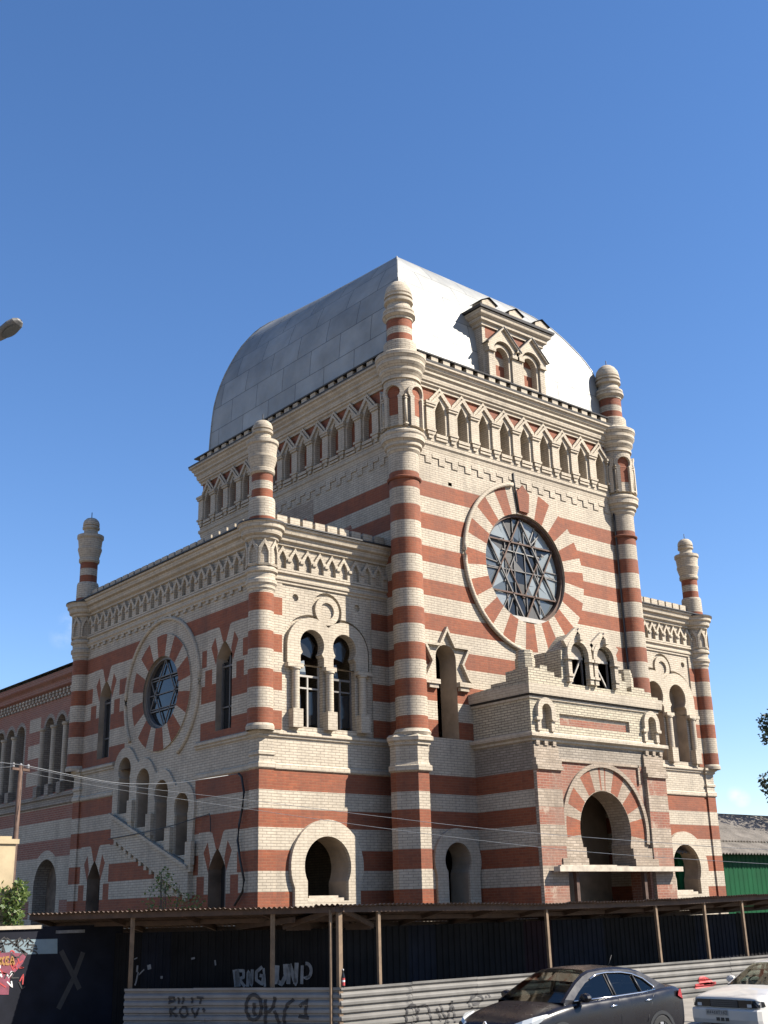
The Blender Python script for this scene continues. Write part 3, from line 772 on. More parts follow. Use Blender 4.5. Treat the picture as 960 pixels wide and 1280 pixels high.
def wing_front(xa, xb, pc, s, pl, pr, outer_left, n_arch):
    fr = FW
    wc = (pc - .59 * s, pc + .59 * s)
    r, nw, hw = .43 * s, .34 * s, .42 * s
    wh = [keyhole(c, 10.05, r, nw, hw, 7.66, .10) for c in wc]
    lwc = pc - (.12 if outer_left else -.15)
    lh_ = keyhole(lwc, 3.88, .80, .70, .70, 2.98, .1, 26)
    mh = circ(pc, 11.13, .55, 28); R = .88 * s; zc = 9.95; RB_ = R + .10; ab = math.degrees(math.acos(.59 * s / RB_))
    field = [(wc[0] - RB_, 9.44), (wc[0] - RB_, zc)] + circ(wc[0], zc, RB_, 16, 180, ab)[1:] + circ(wc[1], zc, RB_, 16, 180 - ab, 0)[1:] + [(wc[1] + RB_, 9.44)]
    dots = [circ(pc + q * 1.14 * s, 11.38, .11, 10) for q in (-1, 1)]
    mb = MB()
    paint = bandpaint(xa, xb, LO)
    paint += bandpaint(xa, pl, HI[4:]) + bandpaint(pr, xb, HI[4:])
    outr = keyhole(lwc, 3.88, 1.25, 1.12, 1.12, 2.75, .05, 30)
    paint += [(outr, W_)]
    sheet(mb, fr, rect(xa, xb, -.3, 13.4), wh + [lh_, mh, field] + dots, paint)
    rim(mb, fr, field, -.09, 0, W_); sheet(mb, fr, field, wh, (), W_, -.09)
    for h in [mh] + dots: rim(mb, fr, h, -.09, 0, W_); sheet(mb, fr, h, (), (), W_, -.09)
    wl = mb.build('wall', syn)
    # raised frame of the panel
    mb = MB()
    slab(mb, fr, rect(xa, pl, 7.52, 11.72), (), 0, .05, W_, paint=bandpaint(xa, pl, HI[4:])); mb.build('pilaster', syn); mb = MB()
    slab(mb, fr, rect(pr, xb, 7.52, 11.72), (), 0, .05, W_, paint=bandpaint(pr, xb, HI[4:]))
    mb.build('pilaster', syn)
    # double arch surround, colonettes
    mb = MB()
    ai = math.degrees(math.acos(.59 * s / R))
    outl = [(wc[0] - R - .0, 9.42), (wc[0] - R + .0, zc)] + circ(wc[0], zc, R, 16, 180, ai) + circ(wc[1], zc, R, 16, 180 - ai, 0) + [(wc[1] + R, 9.42)]
    outl += [(wc[1] + hw, 9.42), (wc[1] + hw, 9.5), (wc[0] - hw, 9.5), (wc[0] - hw, 9.42)] if False else []
    inner = []
    for c in (wc[1], wc[0]):
        a = math.degrees(math.acos(nw / r))
        inner += [(c + hw, 9.42), (c + hw, 10.05 - r * math.sin(rad(a)) - .10)] + circ(c, 10.05, r, 18, -a, 180 + a) + [(c - hw, 10.05 - r * math.sin(rad(a)) - .10), (c - hw, 9.42)]
    slab(mb, fr, outl + inner, (), 0, .07, M_); rim(mb, fr, outl, -.09, 0, M_)
    # impost stones
    for u0, u1 in ((wc[0] - R - .06, wc[0] - hw + .02), (wc[0] + hw - .02, wc[1] - hw + .02), (wc[1] + hw - .02, wc[1] + R + .06)):
        mb.fbox(fr, u0, u1, 9.30, 9.42, 0, .20, M_)
    mb.build('arch_surround', syn)
    for u in (wc[0] - hw - .20 * s, pc, wc[1] + hw + .20 * s):
        k = MB(); q = fr(u, 0, .10)
        k.lathe(q[0], q[1], [(.115, 8.10, M_), (.115, 9.22, M_), (.15, 9.25, M_), (.15, 9.30, None)], 12)
        k.fbox(fr, u - .17, u + .17, 7.60, 8.12, 0, .24, M_)
        k.build('colonette', syn)
    mb = MB(); slab(mb, fr, circ(pc, 11.13, .44, 28), [circ(pc, 11.13, .25, 20)], -.088, .02, M_); sheet(mb, fr, circ(pc, 11.13, .25, 20), (), (), W_, -.05); mb.build('medallion', syn)
    for i, (c, h) in enumerate(zip(wc, wh)):
        zs = 9.15
        bars = [((c - hw, zs), (c + hw, zs), .06), ((c - hw, zs - .35), (c + hw, zs - .35), .045), ((c, 7.66), (c, zs), .05), ((c - hw + .02, 7.66), (c - hw + .02, 9.5), .05), ((c + hw - .02, 7.66), (c + hw - .02, 9.5), .05)]
        g = random.Random(int(c * 100) + 7)
        panes = [([(c + .05, 7.75), (c + hw * .9, 7.8), (c + hw * .9, 8.75), (c + .05, 8.7)], 'dark_glass', 0), ([(c - hw * .9, 9.2), (c - .02, 9.2), (c - .08, 9.62), (c - hw * .75, 9.55)], 'dark_glass' if i else 'pale_glass', 0),
                 ([(c - r * .8, 9.85), (c + r * .4, 9.7), (c + r * .7, 10.1), (c + .1, 10.35), (c - .2, 10.2)], 'dark_glass', 0), ([(c - hw * .9, 7.7), (c - hw * .45, 7.7), (c - hw * .5, 8.6), (c - hw * .9, 8.7)], 'dark_glass', 0)]
        if outer_left: open_window(fr, h, syn, .24, W_, 'window', bars, panes, 'pale_frame' if i == 0 else 'grey_frame', -.20)
        else:
            k = MB(); rim(k, fr, h, -.45, 0, 'plaster'); sheet(k, fr, h, (), (), 'plaster', -.45); k.build('blind_window', syn)
    open_window(fr, lh_, syn, .8, 'plaster', 'round_window')
    mb = MB(); slab(mb, fr, outr, [keyhole(lwc, 3.88, .80, .70, .70, 2.98, .1, 26)], 0, .12, M_); mb.build('arch_surround', syn)
    mb = MB(); q = fr(lwc, 2.98, 0)
    mb.fbox(fr, lwc - .68, lwc + .60, 2.98, 3.06, -.45, .03, 'old_wood'); mb.fbox(fr, lwc - .5, lwc + .5, 3.063, 3.12, -.5, -.1, 'old_wood'); mb.build('window_board', syn)
    path = [(xa, YW), (xb, YW)]
    mb = MB(); band_mould(mb, path); mb.build('base_moulding', syn); mb = MB(); band_mould2(mb, path); mb.build('base_moulding', syn)
    mb = MB(); sweep(mb, path, WST, M_); mb.build('string_course', syn)
    mb = MB(); sweep(mb, path, WCO, M_); mb.build('cornice', syn)
    a0, a1 = (xa + .62, xb - .30) if outer_left else (xa + .3, xb - .60)
    cs = [a0 + .05 + (a1 - a0 - .1) * i / (n_arch - 1) for i in range(n_arch)]
    archlets(fr, cs, a0 - .25, a1 + .3, syn)
    parapet(path, syn)
wing_front(XL, 0, -2.29, 1.0, -3.93, -.645, True, 9)
wing_front(TW, XR, 13.55, 1.16, 11.3, 15.2, False, 11)

# ---------- left flank
RY, RZL = 6.6, 9.35
lrose = circ(RY, RZL, 1.13, 40)
wins = [(2.95, .43), (10.43, .43)]
lw = [lancet(c, h, 7.72, 9.85, 10.32, 5) for c, h in wins]
lows = [(3.12, .46), (10.62, .46)]
lwl = [lancet(c, h, .3, 3.9, 4.45, 5) for c, h in lows]
st = [(8.70, 7.56, 5.80), (7.46, 7.08, 5.30), (6.28, 6.62, 4.82), (5.06, 6.14, 4.35)]
sth = [keyhole(c, t - .42, .42, .36, .38, b, .15, 16) for c, t, b in st]
mb = MB()
cut0, cut1 = 4.40, 9.02
paint = bandpaint(YW, YB, HI[4:5]) + bandpaint(YW, 4.2, HI[5:]) + bandpaint(8.9, YB, HI[5:])
paint += [(circ(RY, RZL, 2.32, 48), W_), ([(4.15, 10.77), (4.45, 10.77), (4.75, 11.29), (4.15, 11.29)], R_)]
for k in range(10): paint.append((wedge(RY, RZL, 1.13, 1.8, 90 + 36 * k - 10.5, 90 + 36 * k + 10.5), R_))
def chevron(c, h, zp, zb):
    """painted brickwork over a lancet: red wedge from the band, white and red slanting blocks"""
    w = []
    w.append((rect(c - h - .55, c + h + .55, zp - 1.05, zb), W_))
    w.append((rect(c - h - .62, c - h - .22, zp - 1.2, zp - .7), R_)); w.append((rect(c + h + .22, c + h + .62, zp - 1.2, zp - .7), R_))
    w.append(([(c - .36, zb), (c + .36, zb), (c + .10, zp + .05), (c, zp - .1), (c - .10, zp + .05)], R_))
    for s in (-1, 1):
        w.append(([(c + s * .30, zb - .02), (c + s * .52, zb - .28), (c + s * .38, zp - .25), (c + s * .10, zp + .05)], M_))
        w.append(([(c + s * .52, zb - .28), (c + s * .74, zb - .56), (c + s * .46, zp - .62), (c + s * .36, zp - .25)], R_))
    return w
for c, h in wins: paint += chevron(c, h, 10.28, 10.79)
paint += bandpaint(YW, cut0, LO) + bandpaint(cut1, YB, LO) + bandpaint(cut0 - .01, cut1 + .01, LO[3:])
paint += [([(8.2, 4.89), (cut1, 4.89), (cut1, 5.38)], R_), ([(6.1, 3.76), (cut1, 3.76), (cut1, 4.30), (7.3, 4.30)], R_)]
for c, h in lows: paint += chevron(c, h, 4.42, 4.92)
sheet(mb, FL, rect(YW, YB, -.3, 13.4), [lrose] + lw + lwl + sth, paint)
mb.build('wall', syn)
mb = MB(); mb.tube([FL(x, z, .02) for x, z in circ(RY, RZL, 2.32, 44, -35, 240)], .07, M_, 6); mb.build('ring_moulding', syn)
mb = MB(); slab(mb, FL, circ(RY, RZL, 1.83, 40), [circ(RY, RZL, 1.13, 40)], 0, .05, W_, paint=[(wedge(RY, RZL, 1.13, 1.83, 90 + 36 * k - 10.5, 90 + 36 * k + 10.5), R_) for k in range(10)]); mb.build('rose_surround', syn)
mb = MB(); rim(mb, FL, lrose, -.35, .05, 'plaster'); lr = mb.build('rose_window', syn)
k = MB(); slab(k, FL, circ(RY, RZL, 1.13, 36), [circ(RY, RZL, 1.04, 36)], -.2, -.06, 'grey_frame')
for a, b in star_lines(RY, RZL, 1.06): k.bar(FL(*a, -.12), FL(*b, -.12), .035, 'grey_frame')
for z in (-.45, 0, .45): k.bar(FL(RY - 1, RZL + z, -.14), FL(RY + 1, RZL + z, -.14), .03, 'grey_frame')
k.build('frame', lr)
k = MB(); sheet(k, FL, circ(RY, RZL, 1.08, 36), (), (), 'dark_glass', -.17); k.build('pane', lr)
for (c, h), p in zip(wins, lw):
    bars = [((c, 7.72), (c, 9.9), .04), ((c - h, 8.4), (c + h, 8.4), .04), ((c - h, 9.6), (c + h, 9.6), .05), ((c - h + .03, 7.72), (c - h + .03, 9.7), .06), ((c + h - .03, 7.72), (c + h - .03, 9.7), .06)]
    open_window(FL, p, syn, .4, 'plaster', 'lancet_window', bars, [(rect(c - h, c + h, 8.42, 9.75), 'dark_glass', 0), (rect(c - h, c, 7.75, 8.42), 'dark_glass', 0), (rect(c, c + h, 7.75, 8.42), 'dark_glass', 0)], 'grey_frame', -.22)
for (c, h), p in zip(lows, lwl):
    open_window(FL, p, syn, .45, 'inner_brick', 'lancet_window', [((c, .3), (c, 4.2), .05)], [(rect(c - h, c + h, .3, 4.3), 'void', -.1)], 'grey_frame', -.3)  # dark sheet stands in for the unlit interior
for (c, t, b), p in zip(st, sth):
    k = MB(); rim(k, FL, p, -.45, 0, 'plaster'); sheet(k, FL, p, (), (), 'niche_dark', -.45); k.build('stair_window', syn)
# surround of the climbing arcade, one stepped slab
mb = MB()
top = []
for c, t, b in st[::-1]: top += [(c - .62 if c == st[-1][0] else c - .60, t - .5), ] + circ(c, t - .42, .80, 12, 165, 30 if c != st[0][0] else 10)[0:0]
out = [(cut0 + .05, 4.1)] + circ(5.06, 5.72, .74, 8, 180, 60) + circ(6.28, 6.20, .74, 8, 140, 60) + circ(7.46, 6.66, .74, 8, 140, 60) + circ(8.70, 7.14, .74, 10, 140, 0) + [(9.44, 5.6)]
out += [(9.25, 5.62)]
slab(mb, FL, out, sth, 0, .07, M_)
mb.build('arch_surround', syn)
mb = MB()
slab(mb, FL, [(9.26, 5.80), (9.26, 5.10), (4.42, 3.14), (4.42, 4.02)], (), 0, .16, W_)
slab(mb, FL, [(9.32, 5.86), (9.32, 5.76), (4.42, 3.94), (4.42, 4.04)], (), .16, .24, M_)
for i in range(14):
    u = 9.0 - i * .335; z = 5.10 - (9.26 - u) * .405
    mb.fbox(FL, u - .075, u + .075, z - .16, z + .02, 0, .14, M_)
for c, t, b in st: mb.fbox(FL, c - .82, c - .50, b - .30, b + .35, .07, .20, M_); mb.fbox(FL, c - .78, c - .54, b - .48, b - .30, .07, .17, M_)
mb.build('balustrade', syn)
path = [(XL, 4.45), (XL, YW)]
mb = MB()
for pa in ([(XL, 4.40), (XL, YW)][::1], [(XL, YB), (XL, 9.5)]):
    for fn in (band_mould, band_mould2): mb = MB(); fn(mb, pa); mb.build('base_moulding', syn)
pth = [(XL, YB), (XL, YW)]
mb = MB(); sweep(mb, pth, WST, M_)
for i in range(24):
    u = YW + .6 + i * .45; mb.fbox(FL, u - .08, u + .08, 11.62, 11.74, 0, .06, M_)
mb.build('string_course', syn)
mb = MB(); sweep(mb, pth, WCO, M_); mb.build('cornice', syn)
archlets(FL, [1.70 + (11.72 - 1.70) / 20 * i for i in range(21)], 1.45, 11.95, syn)
parapet(pth, syn)
# right flank, rear and flat roofs of the wings
for fr, a, b in ((F_right(XR), YW, YB), (F_back(YB), XL, XR)):
    mb = MB(); sheet(mb, fr, rect(a, b, -.3, 13.4), (), bandpaint(a, b, HI[4:] + LO)); mb.build('wall', syn)
pth = [(XR, YW), (XR, YB), (XL, YB)]
mb = MB(); sweep(mb, pth, WCO, M_); mb.build('cornice', syn)
parapet(pth, syn)
for a, b in ((XL, 0), (TW, XR)):
    mb = MB(); mb.face([(a, YW, 13.38), (b, YW, 13.38), (b, YB, 13.38), (a, YB, 13.38)], 'flat_roof'); mb.build('roof', syn)
mb = MB(); mb.face([(XL, YW, 7.2), (0, YW, 7.2), (0, YB, 7.2), (XL, YB, 7.2)], 'inner_brick'); mb.face([(TW, YW, 7.2), (XR, YW, 7.2), (XR, YB, 7.2), (TW, YB, 7.2)], 'inner_brick'); mb.build('floor', syn)

# ---------- portal
PX0, PX1, PY = 2.475, 8.36, -2.414
FP = F_front(PY); FPL = F_left(PX0); FPR = F_right(PX1); PC = 5.42
arch = keyhole(PC, 4.78, 1.15, 1.08, 1.08, 3.78, .05, 30)
arch = [p for p in arch]
door = rect(3.62, 7.30, -.3, 3.62)
mb = MB()
SI = 'silicate'
WW, WR, GB = 'worn_white', 'worn_red', 'grey_brick'
paint = [(rect(PX0, PX1, 7.3, 9), SI), (rect(PX0, PX1, 6.40, 7.3), GB)] + bandpaint(PX0, PX1, LO, WR)
paint += [(rect(3.45, 7.42, 3.0, 6.75), WR), (circ(PC, 4.80, 1.95, 40, -20, 200), WW), (rect(3.47, 7.37, 3.65, 4.80), WW)]
for a0, a1 in ((-8, 12), (24, 42), (56, 72), (108, 124), (138, 156), (168, 188)): paint.append((wedge(PC, 4.8, 1.15, 1.82, a0, a1), R_))
for a0, a1 in ((84, 86), (92, 95)): paint.append((wedge(PC, 4.8, 1.15, 1.82, a0, a1), R_))
paint += [(rect(3.45, 4.36, 3.6, 4.28), W_), (rect(6.48, 7.42, 3.6, 4.28), W_)]
niche_l = archp(3.05, .20, 7.62, 8.14, 10); niche_r = archp(7.94, .20, 7.62, 8.14, 10); pan = rect(3.72, 6.95, 7.78, 8.12)
sheet(mb, FP, rect(PX0, PX1, -.3, 8.75), [arch, door, pan, niche_l, niche_r], paint)
rim(mb, FP, arch, -.75, 0, 'worn_white'); rim(mb, FP, door, -.75, 0, 'worn_red')
rim(mb, FP, pan, -.09, 0, W_); sheet(mb, FP, pan, (), [(rect(3.8, 6.9, 7.78, 8.0), 'worn_red')], W_, -.09)
for h in (niche_l, niche_r): rim(mb, FP, h, -.12, 0, W_); sheet(mb, FP, h, (), (), W_, -.12)
mb.build('portal_wall', syn)
for fr in (FPL, FPR):
    mb = MB()
    ptn = [(rect(PY, 0, 7.3, 9), SI), (rect(PY, 0, 6.4, 7.3), GB)] + bandpaint(PY, 0, LO)
    sheet(mb, fr, rect(PY, 0, -.3, 8.75), (), ptn, W_); mb.build('portal_wall', syn)
# floor slab of the upper room, back wall inside
mb = MB(); mb.face([(PX0, PY, 7.3), (PX1, PY, 7.3), (PX1, 0, 7.3), (PX0, 0, 7.3)], 'inner_brick'); mb.face([(PX0, PY, 8.7), (PX1, PY, 8.7), (PX1, 0, 8.7), (PX0, 0, 8.7)], 'flat_roof'); mb.build('ceiling', syn)
mb = MB(); sheet(mb, F_front(-.02), rect(PX0 + .05, PX1 - .05, -.3, 7.25), (), (), 'plaster'); mb.build('inner_wall', syn)
mb = MB()
# arch hood, imposts, pier caps
k = circ(PC, 4.80, 1.95, 36, -12, 192) + circ(PC, 4.80, 1.82, 36, 192, -12)
slab(mb, FP, k, (), 0, .07, 'worn_white')
for s in (-1, 1):
    a, b = sorted((PC + s * 1.06, PC + s * 1.95))
    mb.fbox(FP, a, b, 3.98, 4.28, 0, .10, 'worn_white'); a, b = sorted((PC + s * 1.06, PC + s * 2.15)); mb.fbox(FP, a, b, 3.76, 3.97, 0, .16, 'worn_white')
mb.build('arch_surround', syn)
mb = MB()
for a, b in ((PX0, 3.48), (7.44, PX1)):
    pm = MB(); u0, u1 = a - .03, b
    sheet(pm, FP, rect(u0, u1, -.3, 6.42), (), bandpaint(u0, u1, LO, WR), WW, .125)
    rim(pm, FP, rect(u0, u1, -.3, 6.42), 0, .125, WW)
    pm.fbox(FP, u0 - .02, u1 + .03, 6.42, 6.54, 0, .20, WW); pm.fbox(FP, u0 - .02, u1 + .03, 6.54, 6.75, 0, .15, WW); pm.fbox(FP, u0, u1, 6.75, 7.12, 0, .08, WW)
    for i in range(3): pm.fbox(FP, u0 + .08 + i * .35, u0 + .22 + i * .35, 7.12, 7.25, 0, .12, WW)
    pm.build('pier', syn)
mb = MB()
mb.fbox(FP, 3.50, 7.15, 6.70, 6.78, 0, .06, WW); mb.fbox(FP, 7.10, 7.18, 6.2, 6.78, 0, .06, WW); mb.fbox(FP, 3.48, 3.54, 6.2, 6.78, 0, .06, WW)
mb.build('panel_frame', syn)
ppath = [(PX0, 0), (PX0, PY), (PX1, PY), (PX1, 0)]
mb = MB(); sweep(mb, ppath, [(0, 7.22), (.08, 7.25), (.08, 7.31), (.20, 7.36), (.20, 7.46), (.02, 7.50), (0, 7.54)], M_)
sweep(mb, ppath, [(0, 8.46), (.05, 8.48), (.05, 8.55), (.14, 8.60), (.16, 8.78), (.16, 8.90), (.02, 8.92), (-.35, 8.92)], [M_, M_, 'dark_metal', M_, M_, M_, M_]); mb.build('cornice', syn)
for c in (3.05, 7.94):
    mb = MB()
    slab(mb, FP, circ(c, 8.14, .38, 14, 0, 180) + [(c - .38, 7.95), (c - .44, 7.92), (c - .44, 7.84), (c - .26, 7.84), (c - .2, 7.9), (c - .2, 8.14)] + circ(c, 8.14, .2, 10, 180, 0) + [(c + .2, 7.9), (c + .26, 7.84), (c + .44, 7.84), (c + .44, 7.92), (c + .38, 7.95)], (), 0, .13, M_)
    mb.fbox(FP, c - .36, c - .22, 7.54, 7.84, 0, .08, M_); mb.fbox(FP, c + .22, c + .36, 7.54, 7.84, 0, .08, M_)
    mb.build('niche_surround', syn)
# stepped, broken parapet (thick wall ~ .5 m) with the two-arched window
def stepwall(fr, pts, t, m, holes=()):
    mb = MB(); slab(mb, fr, pts, holes, -t, 0, m); sheet(mb, fr, pts, holes, (), m, -t); return mb
PQ = F_front(PY - .02)
wx = [(4.68, .36), (5.88, .36)]
wp = [archp(c, h, 9.06, 9.98) for c, h in wx]
top = [(PX0, 8.92), (8.5, 8.92), (8.5, 9.02), (8.15, 9.02), (8.15, 9.12), (7.85, 9.12), (7.85, 9.25), (7.2, 9.25), (7.2, 9.08), (6.95, 9.08), (6.95, 9.38), (6.75, 9.38), (6.75, 9.62), (6.62, 9.62), (6.62, 10.12), (6.5, 10.12), (6.42, 10.3),
       (6.1, 10.56), (5.9, 10.62), (5.78, 10.5), (5.32, 10.18), (5.22, 10.26), (4.9, 10.56), (4.68, 10.5), (4.55, 10.66), (4.32, 10.46), (3.98, 10.1), (3.92, 9.2), (3.6, 9.2), (3.6, 9.34), (3.3, 9.34), (3.3, 9.5), (3.0, 9.5), (3.0, 9.4), (PX0, 9.4)]
mb = stepwall(PQ, top, .62, SI, wp); par = mb.build('portal_parapet', syn)
mb = MB()
for c, h in wx:
    g = circ(c, 9.98, .56, 14, 0, 180) + [(c - .56, 9.1), (c - .40, 9.1), (c - .40, 9.98)] + circ(c, 9.98, .40, 12, 180, 0) + [(c + .40, 9.1), (c + .56, 9.1)]
    slab(mb, PQ, g, (), 0, .14, M_)
    for s in (-1, 1): mb.fbox(PQ, c + s * .48 - .14, c + s * .48 + .14, 9.78, 9.88, 0, .20, M_); mb.fbox(PQ, c + s * .48 - .11, c + s * .48 + .11, 9.26, 9.34, 0, .18, M_)
    for s in (-1, 1): mb.bar(PQ(c, 10.72, .06), PQ(c + s * .60, 10.24, .06), .28, M_, .12, (0, -1, 0))
    mb.box((c - .09, PY - .3, 10.42), (c + .09, PY - .05, 10.60), M_)
    mb.build('gable', par); mb = MB()
for i, ((c, h), p) in enumerate(zip(wx, wp)):
    k = MB(); rim(k, PQ, p, -.62, 0, 'worn_red'); wo_ = k.build('window', syn)
    k = MB(); s = 1 if i == 0 else -1
    k.bar(PQ(c - h, 9.92, -.12), PQ(c + h, 9.92, -.12), .08, 'pale_frame'); k.bar(PQ(c - s * .25, 9.08, -.12), PQ(c + s * .28, 9.9, -.12), .05, 'pale_frame')
    k.bar(PQ(c - .33, 9.06, -.12), PQ(c - .33, 9.98, -.12), .05, 'grey_frame'); k.bar(PQ(c + .33, 9.06, -.12), PQ(c + .33, 9.98, -.12), .05, 'grey_frame'); k.build('frame', wo_)
    k = MB(); sheet(k, PQ, circ(c, 9.96, .35, 14, 0, 180), (), (), 'old_wood', -.10); k.build('fanlight', wo_)
    k = MB(); sheet(k, PQ, rect(c - .36, c + .36, 9.06, 9.96), (), (), 'void', -.45); k.build('pane', wo_)  # dark sheet set back to stand in for the unlit inside
# room block behind the twin window and side parapet
mb = MB(); mb.box((3.95, PY + .605, 8.72), (6.6, -.9, 10.1), SI); mb.build('attic', syn)
side = [(PY + .605, 8.80), (PY + .605, 9.38), (-1.5, 9.38), (-1.5, 9.1), (-.85, 9.1), (-.85, 9.0), (0, 8.95), (0, 8.75)]
mb = stepwall(F_left(PX0 - .0), side, .5, SI); mb.build('portal_parapet', syn)
mb = stepwall(F_right(PX1), [(PY + .62, 8.75), (PY + .62, 9.0), (0, 8.95), (0, 8.75)], .5, W_); mb.build('portal_parapet', syn)
for (x, y, z0, z1) in ((2.83, PY + .42, 9.3, 9.98), (7.50, PY + .5, 8.9, 9.88)):
    k = MB()
    k.lathe(x, y, [(.30, z0, SI), (.30, z1 - .24, SI), (.27, z1 - .22, SI), (.28, z1 - .1, SI), (.25, z1 - .08, SI), (.25, z1, 'grey_brick'), (0, z1 + .01, None)], 8, smooth=False)
    k.build('pinnacle_stump', syn)
mb = MB(); mb.box((2.78, PY - .46, 3.60), (8.34, PY - .22, 3.74), 'old_wood'); mb.box((2.9, PY - .40, 3.742), (5.3, PY - .28, 3.78), 'old_wood'); lint = mb.build('lintel_beam', syn)
mb = MB()
for x in (3.72, 6.75): mb = MB(); mb.box((x, PY - .2, -.2), (x + .12, PY - .08, 3.59), 'rust'); mb.build('prop', lint)
mb = MB(); mb.tube([(TW - .50, -.10, 16.3), (TW - .50, -.10, 0)], .035, 'cable', 8); rp_ = mb.build('rainpipe', syn); mb = MB(); mb.tube([(TW - .44, -.10, 15.9), (TW - .44, -.10, 9.0)], .012, 'pale_frame', 6); mb.build('wire', rp_)
# ================================================================== surroundings
G0 = .12                                     # street level
brick('annex_red', (.20, .065, .038), (.165, .05, .03), (.24, .165, .125), .009, (.2, .12, .09), .5)
plain('asphalt', (.055, .054, .052), .9, var=.25, scale=2)
plain('soil', (.23, .18, .125), .95, var=.35, scale=.6)
plain('paving', (.20, .18, .155), .9, var=.2, scale=1.5)
plain('kerb_stone', (.34, .33, .31), .9)
plain('black_sheet', (.0075, .007, .0075), .8, .0, .4, 1.5, spec=.15)
plain('navy_sheet', (.008, .009, .014), .8, .0, .4, 1.5, spec=.15)
plain('wine_sheet', (.014, .006, .008), .8, .0, .4, 1.5, spec=.15)
plain('olive_sheet', (.013, .012, .008), .8, .0, .4, 1.5, spec=.15)
plain('silver_sheet', (.112, .106, .097), .65, .0, .35, 1.1, spec=.3)
plain('shade_sheet', (.13, .128, .125), .6, .1, .3, 1.3)
plain('roof_sheet', (.075, .05, .038), .7, .1, .4, 2.5)
plain('plank_brown', (.05, .028, .018), .8, 0, .35, 4)
plain('post_wood', (.135, .09, .055), .8, 0, .3, 5)
plain('black_paint', (.02, .018, .018), .7, var=.3, scale=9)
plain('grey_paint', (.14, .14, .145), .7, var=.35, scale=6)
plain('red_paint', (.30, .03, .03), .6, var=.2)
plain('pink_paint', (.14, .03, .05), .7, var=.4, scale=5)
plain('yellow_paint', (.24, .115, .03), .7)
plain('blue_paint', (.13, .175, .195), .7, var=.15)
plain('white_paint', (.5, .49, .48), .6, var=.06)
plain('stucco', (.33, .26, .16), .9, var=.2, scale=2)
plain('asbestos', (.20, .18, .155), .95, var=.35, scale=1.5, bmp=.3)
plain('green_sheet', (.003, .048, .017), .7, .0, .2, 1.0, spec=.12)
plain('bark', (.10, .075, .05), .9, var=.3)
for i, c in enumerate(((.05, .09, .022), (.085, .13, .03), (.13, .17, .05), (.014, .026, .014), (.022, .038, .018))):
    m, n_, b = nt('leaf%d' % i); b.inputs['Base Color'].default_value = (*c, 1); b.inputs['Roughness'].default_value = .5
    tr = N(n_, 'ShaderNodeBsdfTranslucent'); tr.inputs[0].default_value = (*[x * 1.6 for x in c], 1)
    ms = N(n_, 'ShaderNodeMixShader'); ms.inputs[0].default_value = .35
    o_ = [x for x in n_.nodes if x.type == 'OUTPUT_MATERIAL'][0]
    n_.links.new(b.outputs[0], ms.inputs[1]); n_.links.new(tr.outputs[0], ms.inputs[2]); n_.links.new(ms.outputs[0], o_.inputs[0])

mb = MB(); mb.face([(-1500, -1500, G0 - .02), (1500, -1500, G0 - .02), (1500, 1500, G0 - .02), (-1500, 1500, G0 - .02)], 'soil'); kind(mb.build('ground'), 'structure')
mb = MB(); mb.face([(-300, -22, G0 - .01), (300, -22, G0 - .01), (300, -9.2, G0 - .01), (-300, -9.2, G0 - .01)], 'asphalt'); kind(mb.build('road'), 'structure')
mb = MB(); mb.box((-300, -9.2, G0 - .1), (300, -9.05, G0 + .12), 'kerb_stone'); kind(mb.build('kerb'), 'structure')
mb = MB(); mb.box((-300, -9.05, G0 - .1), (300, -4.6, G0 + .10), 'paving', (5,)); kind(mb.build('pavement'), 'structure')

# ---------- annex behind
ann = thing('annex_building', 'lower red brick annex with arched windows behind the striped synagogue', 'building', (-2, 22, 0))
AX = -4.325; FA = F_left(AX); A0, A1 = YB + .2, 34.0
mb = MB()
grp = []
y = 13.35
aw = []
for g in range(4):
    for i in range(3): aw.append((13.50 + g * 4.55 + i * .98))
ah = [archp(c, .37, 7.0, 9.4) for c in aw]
aa = [(15.0 + 4.6 * i) for i in range(4)]
al = [archp(c, .95, .3, 3.75) for c in aa]
paint = [(rect(A0, A1, .0, 6.55), W_)]
paint += [(rect(A0, A1, a, b), 'annex_red') for a, b in ((6.0, 6.48), (4.75, 5.35), (2.7, 3.3))]
for c in aw: paint.append((circ(c, 9.4, .52, 14, 0, 180) + [(c - .52, 7.0), (c + .52, 7.0)], 'grey_brick'))
for g in range(3):
    c = 16.75 + 4.55 * g
    paint += [(rect(c - .5, c + .5, 7.0, 10.4), 'annex_red')] + [(rect(c - .5, c + .5, z, z + .5), W_) for z in (7.4, 8.4, 9.4)]
for c in aa: paint.append((circ(c, 3.75, 1.25, 16, 0, 180) + [(c - 1.25, .3), (c + 1.25, .3)], W_))
sheet(mb, FA, rect(A0, A1, -.2, 11.3), ah + al, paint, 'annex_red')
mb.face([(AX, A0, -.2), (6, A0, -.2), (6, A0, 11.3), (AX, A0, 11.3)], 'annex_red'); mb.face([(6, A0, -.2), (6, A1, -.2), (6, A1, 11.3), (6, A0, 11.3)], 'annex_red'); mb.face([(AX, A1, -.2), (6, A1, -.2), (6, A1, 11.3), (AX, A1, 11.3)], 'annex_red')
mb.build('wall', ann)
for h in ah:
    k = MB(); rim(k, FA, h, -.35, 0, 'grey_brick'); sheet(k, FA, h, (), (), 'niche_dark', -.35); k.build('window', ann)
for c in aw[:-1]:
    k = MB(); u = c + .49; q = FA(u, 0, .03)
    k.lathe(q[0], q[1], [(.10, 7.3, M_), (.10, 9.3, M_), (.15, 9.36, M_), (.15, 9.42, None)], 10); k.fbox(FA, u - .16, u + .16, 6.9, 7.3, 0, .2, 'grey_brick'); k.build('colonette', ann)
